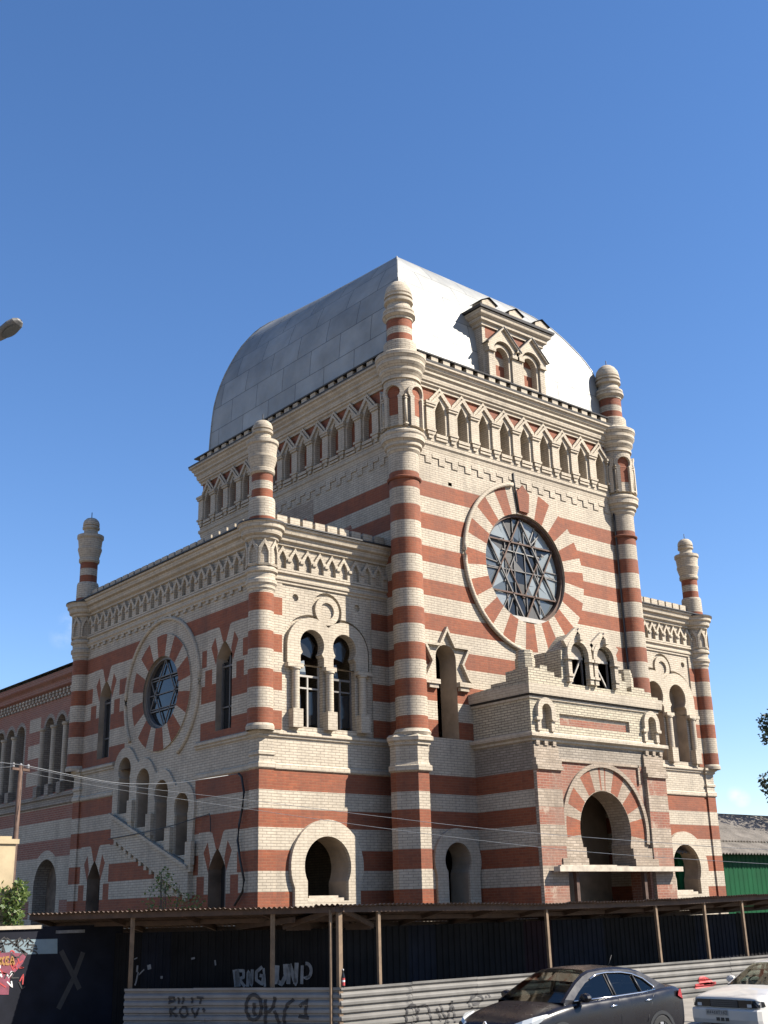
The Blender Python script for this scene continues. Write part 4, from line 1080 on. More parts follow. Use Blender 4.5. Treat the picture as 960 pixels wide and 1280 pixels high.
for h in al:
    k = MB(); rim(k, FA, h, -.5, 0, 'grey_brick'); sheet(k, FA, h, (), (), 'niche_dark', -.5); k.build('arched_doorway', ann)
mb = MB(); pa = [(AX, A1), (AX, A0)]
sweep(mb, pa, [(0, 6.5), (.08, 6.55), (.08, 6.75), (.16, 6.8), (.16, 6.92), (0, 6.96)], 'grey_brick'); mb.build('sill_course', ann)
mb = MB(); sweep(mb, pa, [(0, 10.75), (.12, 10.8), (.12, 11.0), (.26, 11.1), (.26, 11.32), (0, 11.4)], 'annex_red')
for i in range(60):
    u = A0 + .2 + i * .3
    for j, z in enumerate((10.5, 10.38, 10.62)): mb.fbox(FA, u + (j % 2) * .15, u + .13 + (j % 2) * .15, z, z + .09, 0, .08, W_)
mb.build('cornice', ann)
mb = MB(); mb.face([(AX - .35, A0, 11.42), (AX - .35, A1, 11.42), (1, A1, 12.6), (1, A0, 12.6)], 'dark_metal'); mb.face([(6.3, A0, 11.42), (6.3, A1, 11.42), (1, A1, 12.6), (1, A0, 12.6)], 'dark_metal'); mb.face([(AX, A0, 11.3), (6, A0, 11.3), (1, A0, 12.55)], 'annex_red'); mb.build('roof', ann)

# ---------- covered walkway, hoardings
FD = Vector((-.526, .851)).normalized(); FI = Vector((.851, .526)).normalized()   # direction of the left run, inward side
C0 = Vector((-6.197, -4.5))
def lpt(t, off=0): p = C0 + FD * t + FI * off; return (p.x, p.y)
def corr_run(mb, P0, P1, z0, z1, m, amp=.02, per=.15, horizontal=True, faces=8, nrm=None):
    """corrugated sheet between two plan points; horizontal ribs"""
    A, B = Vector(P0), Vector(P1); d = (B - A); nn = Vector((d.y, -d.x)).normalized() if nrm is None else Vector(nrm)
    zs = []; z = z0
    K = int((z1 - z0) / per * 6); 
    for i in range(K + 1):
        z = z0 + (z1 - z0) * i / K; o = corrug(z, amp, per); zs.append((z, o))
    n_ = max(1, round(d.length / 2.0)); g = random.Random(31)
    for s_ in range(n_):                      # separate sheets, each hung a little differently and slightly bowed
        dz = g.uniform(-.006, .006); o0 = g.uniform(-.004, .003); kx = [g.uniform(-.005, .005) for _ in range(5)]
        for q in range(4):
            a = A + d * ((s_ + q / 4) / n_); b = A + d * ((s_ + (q + 1) / 4) / n_)
            for (za, oa), (zb, ob) in zip(zs, zs[1:]):
                u0, u1, v0, v1 = oa + o0 + kx[q] * .6, oa + o0 + kx[q + 1] * .6, ob + o0 + kx[q] * .6, ob + o0 + kx[q + 1] * .6
                mb.face([(a.x + nn.x * u0, a.y + nn.y * u0, za + dz), (b.x + nn.x * u1, b.y + nn.y * u1, za + dz), (b.x + nn.x * v1, b.y + nn.y * v1, zb + dz), (a.x + nn.x * v0, a.y + nn.y * v0, zb + dz)], m, None, True)
def corrug(z, amp=.02, per=.15):
    t = (z / per) % 1
    v = 0 if t < .18 else (t - .18) / .12 if t < .3 else 1 if t < .8 else (1 - t) / .2
    return amp * (v * 2 - 1)
def vert_run(mb, P0, P1, z0, z1, pick, amp=.012, per=.2):
    A, B = Vector(P0), Vector(P1); L = (B - A).length; d = (B - A) / L; nn = Vector((d.y, -d.x))
    u = 0; pts = []
    while u < L:
        for du, o in ((0, -amp), (.08, -amp), (.10, amp), (.18, amp)): 
            if u + du < L: pts.append((u + du, o))
        u += per
    for (ua, oa), (ub, ob) in zip(pts, pts[1:]):
        a = A + d * ua + nn * oa; b = A + d * ub + nn * ob
        mb.face([(a.x, a.y, z0), (b.x, b.y, z0), (b.x, b.y, z1), (a.x, a.y, z1)], pick((ua + ub) / 2))
XE = 24.0; ZF = 1.159
def frame_run(P0, P1, off=0):
    A, B = Vector(P0), Vector(P1); d = (B - A).normalized(); nn = Vector((d.y, -d.x))
    return lambda u, v, dd_=0: (A.x + d.x * u + nn.x * (dd_ + off), A.y + d.y * u + nn.y * (dd_ + off), v)
def stroke(mb, fr, pts, wd, m, conform=None, step=.03, d=.009):
    """paint line that follows the ribs of the sheet"""
    P = []
    for a, b in zip(pts, pts[1:]):
        L = math.hypot(b[0] - a[0], b[1] - a[1]); k = max(1, int(L / step))
        P += [(a[0] + (b[0] - a[0]) * i / k, a[1] + (b[1] - a[1]) * i / k) for i in range(k)]
    P.append(pts[-1]); R = []
    for i, p in enumerate(P):
        a = P[max(0, i - 1)]; b = P[min(len(P) - 1, i + 1)]; L = math.hypot(b[0] - a[0], b[1] - a[1]) or 1
        nx, ny = -(b[1] - a[1]) / L, (b[0] - a[0]) / L
        R.append([(p[0] + nx * wd / 2 * q, p[1] + ny * wd / 2 * q) for q in (-1, -.33, .33, 1)])
    cf = conform or (lambda u, v: 0)
    for ra, rb in zip(R, R[1:]):
        for j in range(3):
            q = [ra[j], rb[j], rb[j + 1], ra[j + 1]]
            mb.face([fr(u, v, cf(u, v) + d) for u, v in q], m)
def arcpts(cx, cz, rx, rz, a0, a1, n=12): return [(cx + rx * math.cos(rad(a0 + (a1 - a0) * i / n)), cz + rz * math.sin(rad(a0 + (a1 - a0) * i / n))) for i in range(n + 1)]
hcf = lambda u, v: corrug(v)

# front low fence (lit) and left low fence (in shade)
mb = MB(); corr_run(mb, (C0.x, C0.y), (XE, -4.5), G0, ZF, 'silver_sheet')
ff = mb.build('corrugated_fence'); tag(ff, 'low silver corrugated metal fence in the sun behind the parked cars', 'fence')
ff_f = frame_run((C0.x, C0.y), (XE, -4.5))
mb = MB()
def PU(px, py):  # survey: point of the photo on the front fence -> (u, z)
    p = at(px, py, Y=-4.5); return (p.x - C0.x, p.z)
def photo_stroke(mb, conv, fr, pts, wd, m, cf=hcf): stroke(mb, fr, [conv(*p) for p in pts], wd, m, cf)
q1 = lambda a, b: (470 + a / 6.4, 1200 + b / 6.4)
for s in ([(240, 512), (240, 440), (248, 385), (275, 355), (310, 365), (325, 420), (332, 500)], [(330, 420), (345, 370), (385, 360), (415, 380), (430, 440), (445, 512)], [(480, 385), (505, 440), (520, 490)], [(515, 350), (530, 420), (560, 470)], [(570, 470), (590, 390), (605, 325)], [(600, 330), (622, 420), (628, 500)], [(545, 512), (565, 480), (580, 500)],
          [(745, 375), (742, 330), (765, 295), (805, 280), (845, 290), (850, 318), (815, 345), (770, 352)], [(765, 375), (760, 390)], [(875, 285), (880, 300)], [(900, 270), (908, 298)], [(310, 500), (290, 512)]):
    photo_stroke(mb, PU, ff_f, [q1(*p) for p in s], .055, 'black_paint')
mb.build('graffiti', ff)
mb = MB()
q2 = lambda a, b: (850 + a / 8.727, 1185 + b / 8.727)
for s in ([(160, 415), (260, 400), (385, 385)], [(165, 425), (280, 408), (370, 395)], [(200, 360), (210, 335), (250, 325), (300, 350), (350, 372)], [(205, 375), (300, 365), (345, 380)]):
    photo_stroke(mb, PU, ff_f, [q2(*p) for p in s], .10, 'red_paint')
mb.build('graffiti', ff)
LL = 5.26
mb = MB(); corr_run(mb, lpt(LL), (C0.x, C0.y), G0, ZF, 'shade_sheet')
lf = mb.build('corrugated_fence'); tag(lf, 'low grey corrugated metal fence in shade, sprayed with black letters', 'fence')
lf['group'] = ff['group'] = 'low corrugated fences round the site'
lf_f = frame_run(lpt(LL), (C0.x, C0.y))
def PL(px, py):
    r = ray(px, py); A = Vector(lpt(LL)); B = C0; d = (B - A).normalized(); nn = Vector((d.y, -d.x))
    t = ((A - CAM.xy).dot(nn)) / (r.xy.dot(nn)); p = CAM + r * t
    return ((p.xy - A).dot(d), p.z)
mb = MB(); q3 = lambda a, b: (280 + a / 6, 1140 + b / 6)
for s in (arcpts(225, 715, 58, 95, 60, 420, 18), [(230, 680), (225, 740), (235, 780)], [(310, 655), (315, 740), (312, 800), (310, 840)], [(385, 635), (375, 700), (345, 745), (315, 750)], [(380, 740), (400, 790), (415, 840)], [(525, 655), (480, 690), (458, 740), (452, 800), (455, 840)], [(565, 710), (625, 660), (615, 720), (612, 790)], [(560, 780), (640, 795)]):
    photo_stroke(mb, PL, lf_f, [q3(*p) for p in s], .075, 'black_paint')
q4 = lambda a, b: (140 + a / 6, 1140 + b / 6)
for s in ([(430, 640), (435, 690)], [(430, 640), (470, 640), (465, 670), (435, 672)], [(500, 640), (505, 690)], [(540, 640), (530, 690)], [(600, 640), (605, 685)], [(640, 640), (690, 645)], [(665, 640), (665, 690)], [(440, 720), (440, 785)], [(445, 745), (480, 715)], [(450, 750), (490, 785)], arcpts(540, 750, 28, 38, 0, 360, 14), [(600, 720), (625, 790), (655, 720)], [(680, 725), (700, 735), (690, 750)]):
    photo_stroke(mb, PL, lf_f, [q4(*p) for p in s], .05, 'black_paint')
mb.build('graffiti', lf)
mb = MB()
for s in ([(660, 815), (690, 800), (685, 835)], [(700, 825), (720, 800), (740, 810), (755, 800)], [(285, 715), (295, 728)], [(195, 765), (205, 775)]):
    photo_stroke(mb, PL, lf_f, [q4(*p) for p in s], .035, 'grey_paint')
mb.build('graffiti', lf)

# bottle on the corner of the fence
bt = MB(); bx, by = C0.x + .07, C0.y + .0
bt.lathe(bx, by, [(.0, ZF, 'dark_glass'), (.036, ZF + .005, 'dark_glass'), (.036, ZF + .20, 'dark_glass'), (.014, ZF + .29, 'dark_glass'), (.014, ZF + .335, 'white_paint'), (.016, ZF + .335, 'white_paint'), (.016, ZF + .36, 'white_paint'), (0, ZF + .362, None)], 14)
b_o = bt.build('bottle'); tag(b_o, 'dark bottle with a red and white label standing on the fence corner', 'bottle')
k = MB(); k.lathe(bx, by, [(.0372, ZF + .03, 'red_paint'), (.0372, ZF + .10, 'white_paint'), (.0372, ZF + .14, 'red_paint'), (.0372, ZF + .18, None)], 14); k.build('label', b_o)

# tall dark hoarding at the back of the walkway
HB = 2.33; yb = -3.05
off = (1.45)
# corner of the back hoarding: front line y=yb meets left line offset inward
tc = (yb - (C0.y + FI.y * off)) / FD.y; CB = Vector(lpt(tc, off))
rngp = random.Random(4)
def pickf(u):
    x = CB.x + u
    return 'navy_sheet' if (x // 2.1) % 3 == 1 and x > -3 else 'wine_sheet' if 1.0 < x < 2.3 else 'olive_sheet' if 2.6 < x < 4 else 'black_sheet'
mb = MB(); vert_run(mb, (CB.x, CB.y), (XE, yb), G0, HB, pickf)
bh = mb.build('hoarding'); tag(bh, 'tall black ribbed metal hoarding under the walkway roof along the front', 'hoarding')
LT = 6.9
mb = MB(); vert_run(mb, lpt(LT, off), (CB.x, CB.y), G0, HB, lambda u: 'navy_sheet' if 1.2 < u < 2.0 else 'black_sheet')
bl = mb.build('hoarding'); tag(bl, 'tall black metal hoarding with pale bubble letters in the shaded walkway', 'hoarding')
bl['group'] = bh['group'] = 'tall dark hoardings'
A_ = Vector(lpt(LT, off)); bl_f = frame_run((A_.x, A_.y), (CB.x, CB.y))
def PB(px, py):
    r = ray(px, py); d = (CB - A_).normalized(); nn = Vector((d.y, -d.x)); t = ((A_ - CAM.xy).dot(nn)) / (r.xy.dot(nn)); p = CAM + r * t
    return ((p.xy - A_).dot(d), p.z)
mb = MB()
flat = lambda u, v: .013
for s, wd in (([(100, 440), (105, 560)], .22), ([(100, 440), (150, 440), (150, 490), (115, 500), (160, 560)], .14), ([(180, 560), (185, 445), (210, 550), (215, 430)], .16), ([(290, 410), (245, 450), (245, 510), (290, 540), (300, 480), (270, 475)], .15), ([(300, 420), (310, 560)], .12),
              ([(400, 400), (395, 470), (400, 540)], .26), ([(460, 390), (465, 480), (435, 540), (405, 520)], .2), ([(490, 390), (485, 540)], .2), ([(495, 390), (540, 540), (548, 380)], .2), ([(590, 400), (585, 540)], .15), (arcpts(620, 440, 36, 55, 100, -100, 12), .15), ([(600, 495), (650, 480)], .1)):
    stroke(mb, bl_f, [PB(*q3(*p)) for p in s], wd * .5, 'grey_paint', flat)
mb.build('graffiti', bl)
mb = MB()
for s, wd in (([(195, 400), (190, 450)], .05), ([(200, 450), (185, 520), (175, 550)], .04), ([(280, 395), (285, 430)], .1), ([(930, 430), (945, 560)], .16), ([(245, 430), (205, 470)], .03), ([(775, 360), (780, 400)], .04), ([(610, 340), (612, 355)], .1), ([(180, 345), (182, 352)], .1), ([(375, 480), (376, 500)], .06)):
    stroke(mb, bl_f, [PB(*q4(*p)) for p in s], wd, 'grey_paint', flat)
mb.build('graffiti', bl)

# walkway roof and timber
cw = thing('covered_walkway', 'timber walkway with a rusty corrugated roof on thin posts along the building', 'walkway', (-6.0, -4.4, 0))
def zf_front(x): return 2.835 if x < -5 else 2.835 - .075 * (x + 5) / 5.4 if x < .4 else 2.76 + .02 * (x - .4) / 4.6 if x < 5 else 2.78 + .10 * (x - 5) / 5.2
def roof_run(P0, P1, zf, back, drop, t0=.0, name='roof'):
    mb = MB(); A, B = Vector(P0), Vector(P1); L = (B - A).length; d = (B - A) / L; inn = Vector((-d.y, d.x))
    per = .125; K = int(L / per * 6); rows = []
    g = random.Random(3); sag = [g.uniform(-.015, .02) for _ in range(int(L) + 3)]
    for i in range(K + 1):
        u = L * i / K; w_ = .022 * math.sin(2 * PI * u / per)
        p = A + d * u; z = zf(p.x) + w_ + sag[int(u / 1.05)]
        a = p - inn * .16; b = p + inn * back
        rows.append(((a.x, a.y, z), (b.x, b.y, z - drop)))
    for (a, b), (c, e) in zip(rows, rows[1:]): mb.face([a, c, e, b], 'roof_sheet', None, True)
    o = mb.build(name, cw)
    # timber under it
    for k_, (ins, w_, h_, dz) in enumerate(((.02, .06, .12, -.09), (back * .5, .05, .10, -.085), (back - .12, .05, .14, -.10))):
        t = MB(); n_ = max(2, int(L / 3))
        P = [A + d * (L * i / n_) + inn * ins for i in range(n_ + 1)]
        for p, q in zip(P, P[1:]):
            t.bar((p.x, p.y, zf(p.x) - drop * (ins / back) + dz), (q.x, q.y, zf(q.x) - drop * (ins / back) + dz), w_, 'plank_brown', h_)
        t.build('beam', cw)
    n_ = int(L / 1.6)
    for i in range(n_ + 1):
        t = MB(); p = A + d * (L * i / n_); q = p + inn * back
        t.bar((p.x, p.y, zf(p.x) - .085), (q.x, q.y, zf(q.x) - drop - .075), .06, 'plank_brown', .10); t.build('rafter', cw)
roof_run((C0.x - .1, C0.y), (XE, -4.5), zf_front, 2.0, .38)
t_end = 7.9
roof_run(lpt(t_end), lpt(-.05), lambda x: 2.83, 2.0, .40)
def post(x, y, z0, z1, lean=0, w_=.075):
    k = MB(); k.bar((x, y, z0), (x + lean, y, z1), w_, 'post_wood', w_, (0, 1, 0)); k.build('post', cw)
for px, ln in ((474, .0), (687, -.03), (826, -.06), (887, -.02), (935, -.02), (1010, 0), (1100, 0)):
    p = at(px, 1200, Y=-4.42); post(p.x - ln * .5, -4.42, G0, 2.72, ln)
for px in (162, 339):
    u, z = PL(px, 1200); P = Vector(lpt(LL)) + (C0 - Vector(lpt(LL))).normalized() * u + FI * .07; post(P.x, P.y, G0, 2.72)
post(C0.x + .02, C0.y + .06, G0, 2.74, 0, .10); post(C0.x - .14, C0.y + .16, G0, 2.74, 0, .05)
for x in range(0, 9):
    xx = CB.x + .2 + x * 3.2; k = MB(); k.bar((xx, yb + .1, G0), (xx, yb + .1, 2.36), .08, 'plank_brown'); k.build('post', cw)
for u in (1.0, 3.6, 6.2):
    p = lpt(u, off + .1); k = MB(); k.bar((*p, G0), (*p, 2.36), .08, 'plank_brown'); k.build('post', cw)
k = MB(); p = at(322, 1153, Y=-3.6); a = lpt(1.2, .3); b = lpt(3.3, 1.7); k.bar((*a, 2.55), (*b, 2.40), .05, 'plank_brown', .12); k.build('brace', cw)

# painted hoarding at the far left
YH = 1.75
hA = at(-40, 1161, Y=YH); hB = at(154, 1160, Y=YH)
fh = frame_run((hA.x, YH), (hB.x, YH)); Lh = hB.x - hA.x
def PH(px, py): p = at(px, py, Y=YH); return (p.x - hA.x, p.z)
mb = MB(); slab(mb, fh, rect(0, Lh, G0, hA.z), (), -.04, 0, 'navy_sheet')
ph = mb.build('hoarding'); tag(ph, 'dark painted hoarding with colourful graffiti at the left end of the walkway', 'hoarding')
ph['group'] = 'tall dark hoardings'
q5 = lambda a, b: (a / 5.647, 1130 + b / 5.647)
k = MB(); sheet(k, fh, [PH(*q5(*p)) for p in ((-120, 258), (405, 245), (405, 350), (-120, 362))], (), (), 'blue_paint', .004)
sheet(k, fh, [PH(*q5(*p)) for p in ((-120, 362), (60, 340), (190, 352), (160, 420), (70, 520), (60, 640), (-120, 640))], (), (), 'pink_paint', .008); k.build('paint_panel', ph)
k = MB(); g = random.Random(21)
for i in range(34):
    a = g.uniform(-60, 230); b = g.uniform(262, 335); stroke(k, fh, [PH(*q5(a, b)), PH(*q5(a + g.uniform(5, 40), b + g.uniform(-50, 30))), PH(*q5(a + g.uniform(20, 60), b + g.uniform(-10, 40)))], .028, 'black_paint', None, d=.012)
for i in range(30):
    a = g.uniform(-60, 150); b = g.uniform(330, 560); stroke(k, fh, [PH(*q5(a, b)), PH(*q5(a + g.uniform(-30, 40), b + g.uniform(-50, 50))), PH(*q5(a + g.uniform(0, 60), b + g.uniform(-20, 50)))], .03, g.choice(['red_paint', 'black_paint', 'white_paint', 'red_paint']), None, d=.013)
k.build('graffiti', ph)
k = MB()
for s in ([(2, 375), (2, 430)], [(28, 372), (5, 402), (30, 430)], [(62, 375), (42, 375), (42, 425), (64, 425)], [(42, 400), (58, 400)], [(72, 428), (84, 372), (98, 428)], [(76, 410), (94, 410)]):
    stroke(k, fh, [PH(*q5(*p)) for p in s], .05, 'yellow_paint', None, d=.018)
for s in ([(430, 330), (520, 510), (560, 600)], [(585, 340), (520, 520), (410, 740)]): stroke(k, fh, [PH(*q5(*p)) for p in s], .12, 'black_paint', None, d=.006 + .004 * (s[0][0] > 500))
k.build('graffiti', ph)
k = MB(); a = PH(-40, 1160); b = PH(52, 1158); k.fbox(fh, a[0], b[0], b[1] - .05, b[1] + .03, -.05, .05, 'old_wood'); a = PH(70, 1162); b = PH(105, 1163); k.fbox(fh, a[0], b[0], b[1] - .05, b[1] + .02, -.05, .05, 'grey_paint'); k.build('top_board', ph)

# ---------- gate pillar, steel pole, wires
P = at(22, 1050, depth=30.0)
pl_ = thing('gate_pillar', 'sunlit ochre stucco pillar rising behind the bush at the left edge', 'pillar', (P.x - .5, P.y + .3, 0))
mb = MB(); mb.box((P.x - 1.3, P.y, -.1), (P.x - .04, P.y + .5, P.z - .1), 'stucco'); mb.build('shaft', pl_)
mb = MB(); mb.box((P.x - 1.36, P.y - .05, P.z - .097), (P.x + .03, P.y + .55, P.z + .02), 'stucco'); mb.box((P.x - 1.2, P.y + .02, P.z + .023), (P.x - .15, P.y + .48, P.z + .09), 'stucco'); mb.build('cap', pl_)
P = at(26, 957, depth=31)
up = thing('utility_pole', 'rusty steel pole carrying overhead wires beside the annex', 'pole', (P.x, P.y, 0))
mb = MB(); mb.tube([(P.x, P.y, 0), (P.x, P.y, P.z)], .075, 'rust', 10, r2=.065); mb.build('shaft', up)
mb = MB(); mb.bar((P.x - .28, P.y - .1, P.z - .1), (P.x + .28, P.y + .1, P.z - .1), .06, 'rust'); mb.build('crossarm', up)
for i, s in enumerate((-.24, 0, .24)):
    k = MB(); x, y_ = P.x + s, P.y + s * .36
    k.lathe(x, y_, [(.02, P.z - .07, 'grey_paint'), (.045, P.z - .05, 'grey_paint'), (.03, P.z - .01, 'grey_paint'), (.05, P.z + .01, 'grey_paint'), (.02, P.z + .06, 'grey_paint'), (0, P.z + .065, None)], 10); k.build('insulator', up)
def wire(pts, r, m, label, n=10):
    # smooth curve through surveyed points
    P = [Vector(p) for p in pts]; out = []
    for i in range(len(P) - 1):
        a, b, c, d = P[max(0, i - 1)], P[i], P[i + 1], P[min(len(P) - 1, i + 2)]
        for k in range(n):
            t = k / n; out.append(.5 * ((2 * b) + (c - a) * t + (2 * a - 5 * b + 4 * c - d) * t * t + (3 * b - a - 3 * c + d) * t ** 3))
    out.append(P[-1]); mb = MB(); mb.tube(out, r, m, 5); o = mb.build('overhead_wire'); tag(o, label, 'wire', 'overhead wires'); return o
dep = lambda px: 31 - 6 * (px - 28) / 982
wire([at(x, y, depth=dep(x)) for x, y in ((28, 958), (142, 980), (333, 1003), (470, 1020), (630, 1038), (860, 1056), (960, 1062), (1150, 1070))], .0055, 'pale_wire', 'upper of the two long overhead wires crossing the whole facade')
wire([at(x, y, depth=dep(x) - .2) for x, y in ((28, 965), (142, 986), (329, 1014), (470, 1034), (630, 1054), (760, 1067), (960, 1080), (1150, 1090))], .005, 'pale_wire', 'lower of the two long overhead wires crossing the whole facade')
brk = at(298, 967, X=XL - .12)
wire([at(-40, 950, depth=31.3), P + Vector((-.05, 0, .02)), at(90, 969, depth=31), at(150, 979, depth=31), at(215, 979, depth=31), at(260, 973, depth=31), brk], .010, 'pale_wire', 'thick pale cable sagging from the steel pole to the building flank')
wire([at(-40, 962, depth=31.3), P + Vector((-.2, 0, -.04))], .009, 'pale_wire', 'short wire leaving the steel pole to the left edge')
hk = [at(x, y, X=XL - .1) for x, y in ((298, 967), (302, 971), (305, 990), (303, 1010), (299, 1030), (297, 1050), (300, 1075), (305, 1100), (303, 1115), (293, 1132))]
mb = MB(); mb.tube(hk, .035, 'cable', 6); tag(mb.build('hanging_cable'), 'black cable hanging down the shaded flank near the corner', 'cable')
wire([at(135, 1049, X=XL - .15), at(200, 1036, X=XL - .3), at(254, 1020, X=XL - .08), at(262, 1019, X=XL - .08), at(263, 1040, X=XL - .08)], .014, 'cable', 'thin dark wire looped along the flank above the lancet')
p0, p1 = at(165, 1010, X=XL - .3), at(0, 990, depth=40)

# ---------- plants
def foliage(mb, c, rx, rz, n, size, mats, g, up=.3, taper=0):
    for _ in range(n):
        while True:
            p = Vector((g.uniform(-1, 1), g.uniform(-1, 1), g.uniform(-1, 1)))
            if p.length < 1: break
        if g.random() < .7: p = p.normalized() * (p.length ** .4)
        k = 1 - taper * (p.z * .5 + .5)
        q = Vector((c[0] + p.x * rx * k, c[1] + p.y * rx * k, c[2] + p.z * rz))
        a = Vector((g.gauss(0, 1), g.gauss(0, 1), g.gauss(0, .6) - up)).normalized(); b = a.cross(Vector((g.gauss(0, 1), g.gauss(0, 1), g.gauss(0, 1)))).normalized()
        s = size * g.uniform(.6, 1.3)
        mb.face([q, q + a * s * .5 + b * s * .28, q + a * s, q + a * s * .5 - b * s * .28], g.choice(mats))
def plant(name, label, base, blobs, n, size, mats, seed, cat='bush', stems=5, group=None):
    t = thing(name, label, cat, base, group); g = random.Random(seed)
    mb = MB()
    for i in range(stems):
        c, r, h = blobs[i % len(blobs)]
        e = Vector(c) + Vector((g.uniform(-r, r) * .6, g.uniform(-r, r) * .6, g.uniform(0, h) * .6)); m_ = Vector(base).lerp(e, .5) + Vector((g.uniform(-.1, .1), g.uniform(-.1, .1), .1))
        mb.tube([base, m_, e], .03, 'bark', 5, r2=.008)
    mb.build('stem', t)
    mb = MB()
    for c, r, h in blobs: foliage(mb, c, r, h, int(n), size, mats, g)
    mb.build('foliage', t); return t
b1 = at(14, 1130, depth=29.4); b2 = at(24, 1115, depth=29.5); b3 = at(-8, 1128, depth=29.3); b4 = at(18, 1145, depth=29.2)
plant('bush', 'leafy green bush in the sun in front of the ochre pillar', (b1.x, b1.y, 0), [(b1, .28, .50), (b2, .18, .30), (b3, .36, .5), (b4, .22, .3)], 230, .13, ['leaf1', 'leaf2', 'leaf0', 'leaf2'], 3)
w1 = at(205, 1118, X=-5.6); w2 = at(195, 1140, X=-5.8); w3 = at(240, 1130, X=-5.5)
plant('weed_shrub', 'thin pale weeds growing between the walkway roof and the flank', (w1.x, w1.y, 0), [(w1, .55, .45), (w2, .8, .4), (w3, .35, .3), ((w1.x, w1.y, w1.z + .4), .25, .35)], 130, .09, ['leaf1', 'leaf2'], 7, 'weeds', 9)
# tree at the right edge: trunk outside the frame, ends of its branches reach in
tp = at(1010, 960, depth=52)
tr = thing('tree', 'dark leafy tree reaching in behind the grey shed roof at the right edge', 'tree', (tp.x, tp.y, 0)); g = random.Random(9)
mb = MB(); mb.tube([(tp.x, tp.y, 0), (tp.x + .2, tp.y, 4), (tp.x, tp.y + .2, 8), (tp.x, tp.y, 12)], .32, 'bark', 8, r2=.08)
bl_ = []
for px, py, r, h in ((959, 903, .4, .4), (966, 912, .6, .55), (960, 921, .32, .3), (985, 900, 1.0, .9), (961, 976, .35, .4), (970, 984, .7, .6), (990, 985, 1.0, .8), (1000, 940, 1.2, 1.0), (1010, 890, 1.2, 1.2), (1040, 930, 1.6, 1.5), (1050, 980, 1.5, 1.2), (1005, 860, .9, .9)):
    p = at(px, py, depth=52 + g.uniform(-1.2, 1.2)); bl_.append((p, r, h)); z = max(3.5, p.z - 1.2); mb.tube([(tp.x, tp.y, z), ((tp.x + p.x) / 2, (tp.y + p.y) / 2, (z + p.z) / 2 + .2), p], .07, 'bark', 5, r2=.02)
mb.build('trunk', tr)
mb = MB()
for p, r, h in bl_: foliage(mb, p, r, h, int(190 * r * r + 60), .22, ['leaf3', 'leaf4', 'leaf3'], g)
mb.build('crown', tr)

# ---------- green shed with corrugated asbestos roof
gs = thing('green_shed', 'green shed with a weathered grey corrugated roof behind the right wing', 'shed', (22, 5, 0))
e0 = at(905, 1066, depth=44); 
sx0 = e0.x - 2.2; sy = e0.y + .5; ez = e0.z
mb = MB(); vert_run(mb, (sx0, sy), (sx0 + 14, sy), 0, ez + .05, lambda u: 'green_sheet', .005, .3); mb.face([(sx0, sy, 0), (sx0, sy + 6, 0), (sx0, sy + 6, ez + 2), (sx0, sy, ez)], 'green_sheet'); mb.build('wall', gs)
mb = MB(); per = .2; rows = []; K = int(14.6 / per * 6)
for tier, (y0, y1, z0, z1) in enumerate(((-.45, .75, 0, .53), (.62, 2.05, .51, 1.15), (1.9, 3.6, 1.12, 1.9))):
    rows = []
    for i in range(K + 1):
        u = -.6 + 14.6 * i / K; w_ = .035 * math.sin(2 * PI * u / per)
        rows.append(((sx0 + u, sy + y0, ez - .02 + z0 + w_ + .03 * (tier % 2)), (sx0 + u, sy + y1, ez - .02 + z1 + w_ + .03 * (tier % 2))))
    for (a, b), (c, e) in zip(rows, rows[1:]): mb.face([a, c, e, b], 'asbestos', None, True)
mb.face([(sx0 - .6, sy + 3.5, ez + 1.9), (sx0 + 14, sy + 3.5, ez + 1.9), (sx0 + 14, sy + 7, ez), (sx0 - .6, sy + 7, ez)], 'asbestos')
mb.build('roof', gs)

# ---------- street lamp, its pole outside the frame
lp_ = at(12, 411, depth=20.0); base = at(-170, 760, depth=20.4)
sl_ = thing('street_lamp', 'grey street lamp head on its arm at the upper left edge', 'street lamp', (base.x, base.y, G0))
e = at(-60, 478, depth=20.2)
mb = MB(); mb.tube([(base.x, base.y, G0), (base.x, base.y, e.z - .6), tuple(e.lerp(Vector((base.x, base.y, e.z)), .6)), tuple(at(-30, 446, depth=20.1)), tuple(at(-4, 424, depth=20.05))], .05, 'shade_sheet', 10); mb.build('arm', sl_)
d_ = (lp_ - at(-16, 432, depth=20.05)).normalized()
side_ = d_.cross(Vector((0, 0, 1))).normalized(); upv = side_.cross(d_)
mb = MB(); secs = []
for t, wd, hh in ((-.36, .05, .05), (-.26, .10, .08), (-.10, .15, .10), (.06, .165, .10), (.17, .14, .085), (.23, .08, .055), (.25, .02, .02)):
    c = lp_ + d_ * t; secs.append([c + side_ * wd * math.cos(a) + upv * (hh * math.sin(a) if math.sin(a) > 0 else hh * .55 * math.sin(a)) for a in [2 * PI * k / 16 for k in range(16)]])
for A, B in zip(secs, secs[1:]):
    for k in range(16):
        up_ = 2 * PI * (k + .5) / 16 < PI
        mb.face([A[k], A[(k + 1) % 16], B[(k + 1) % 16], B[k]], 'silver_sheet' if up_ else 'shade_sheet', None, True)
mb.face(secs[0][::-1], 'shade_sheet'); mb.build('lamp_head', sl_)
mb = MB(); cc = lp_ + d_ * .0 - upv * .052
mb.face([cc + d_ * (.17 * math.cos(a)) + side_ * (.12 * math.sin(a)) - upv * .012 for a in [2 * PI * k / 16 for k in range(16)]], 'grey_glass'); mb.build('lens', sl_)
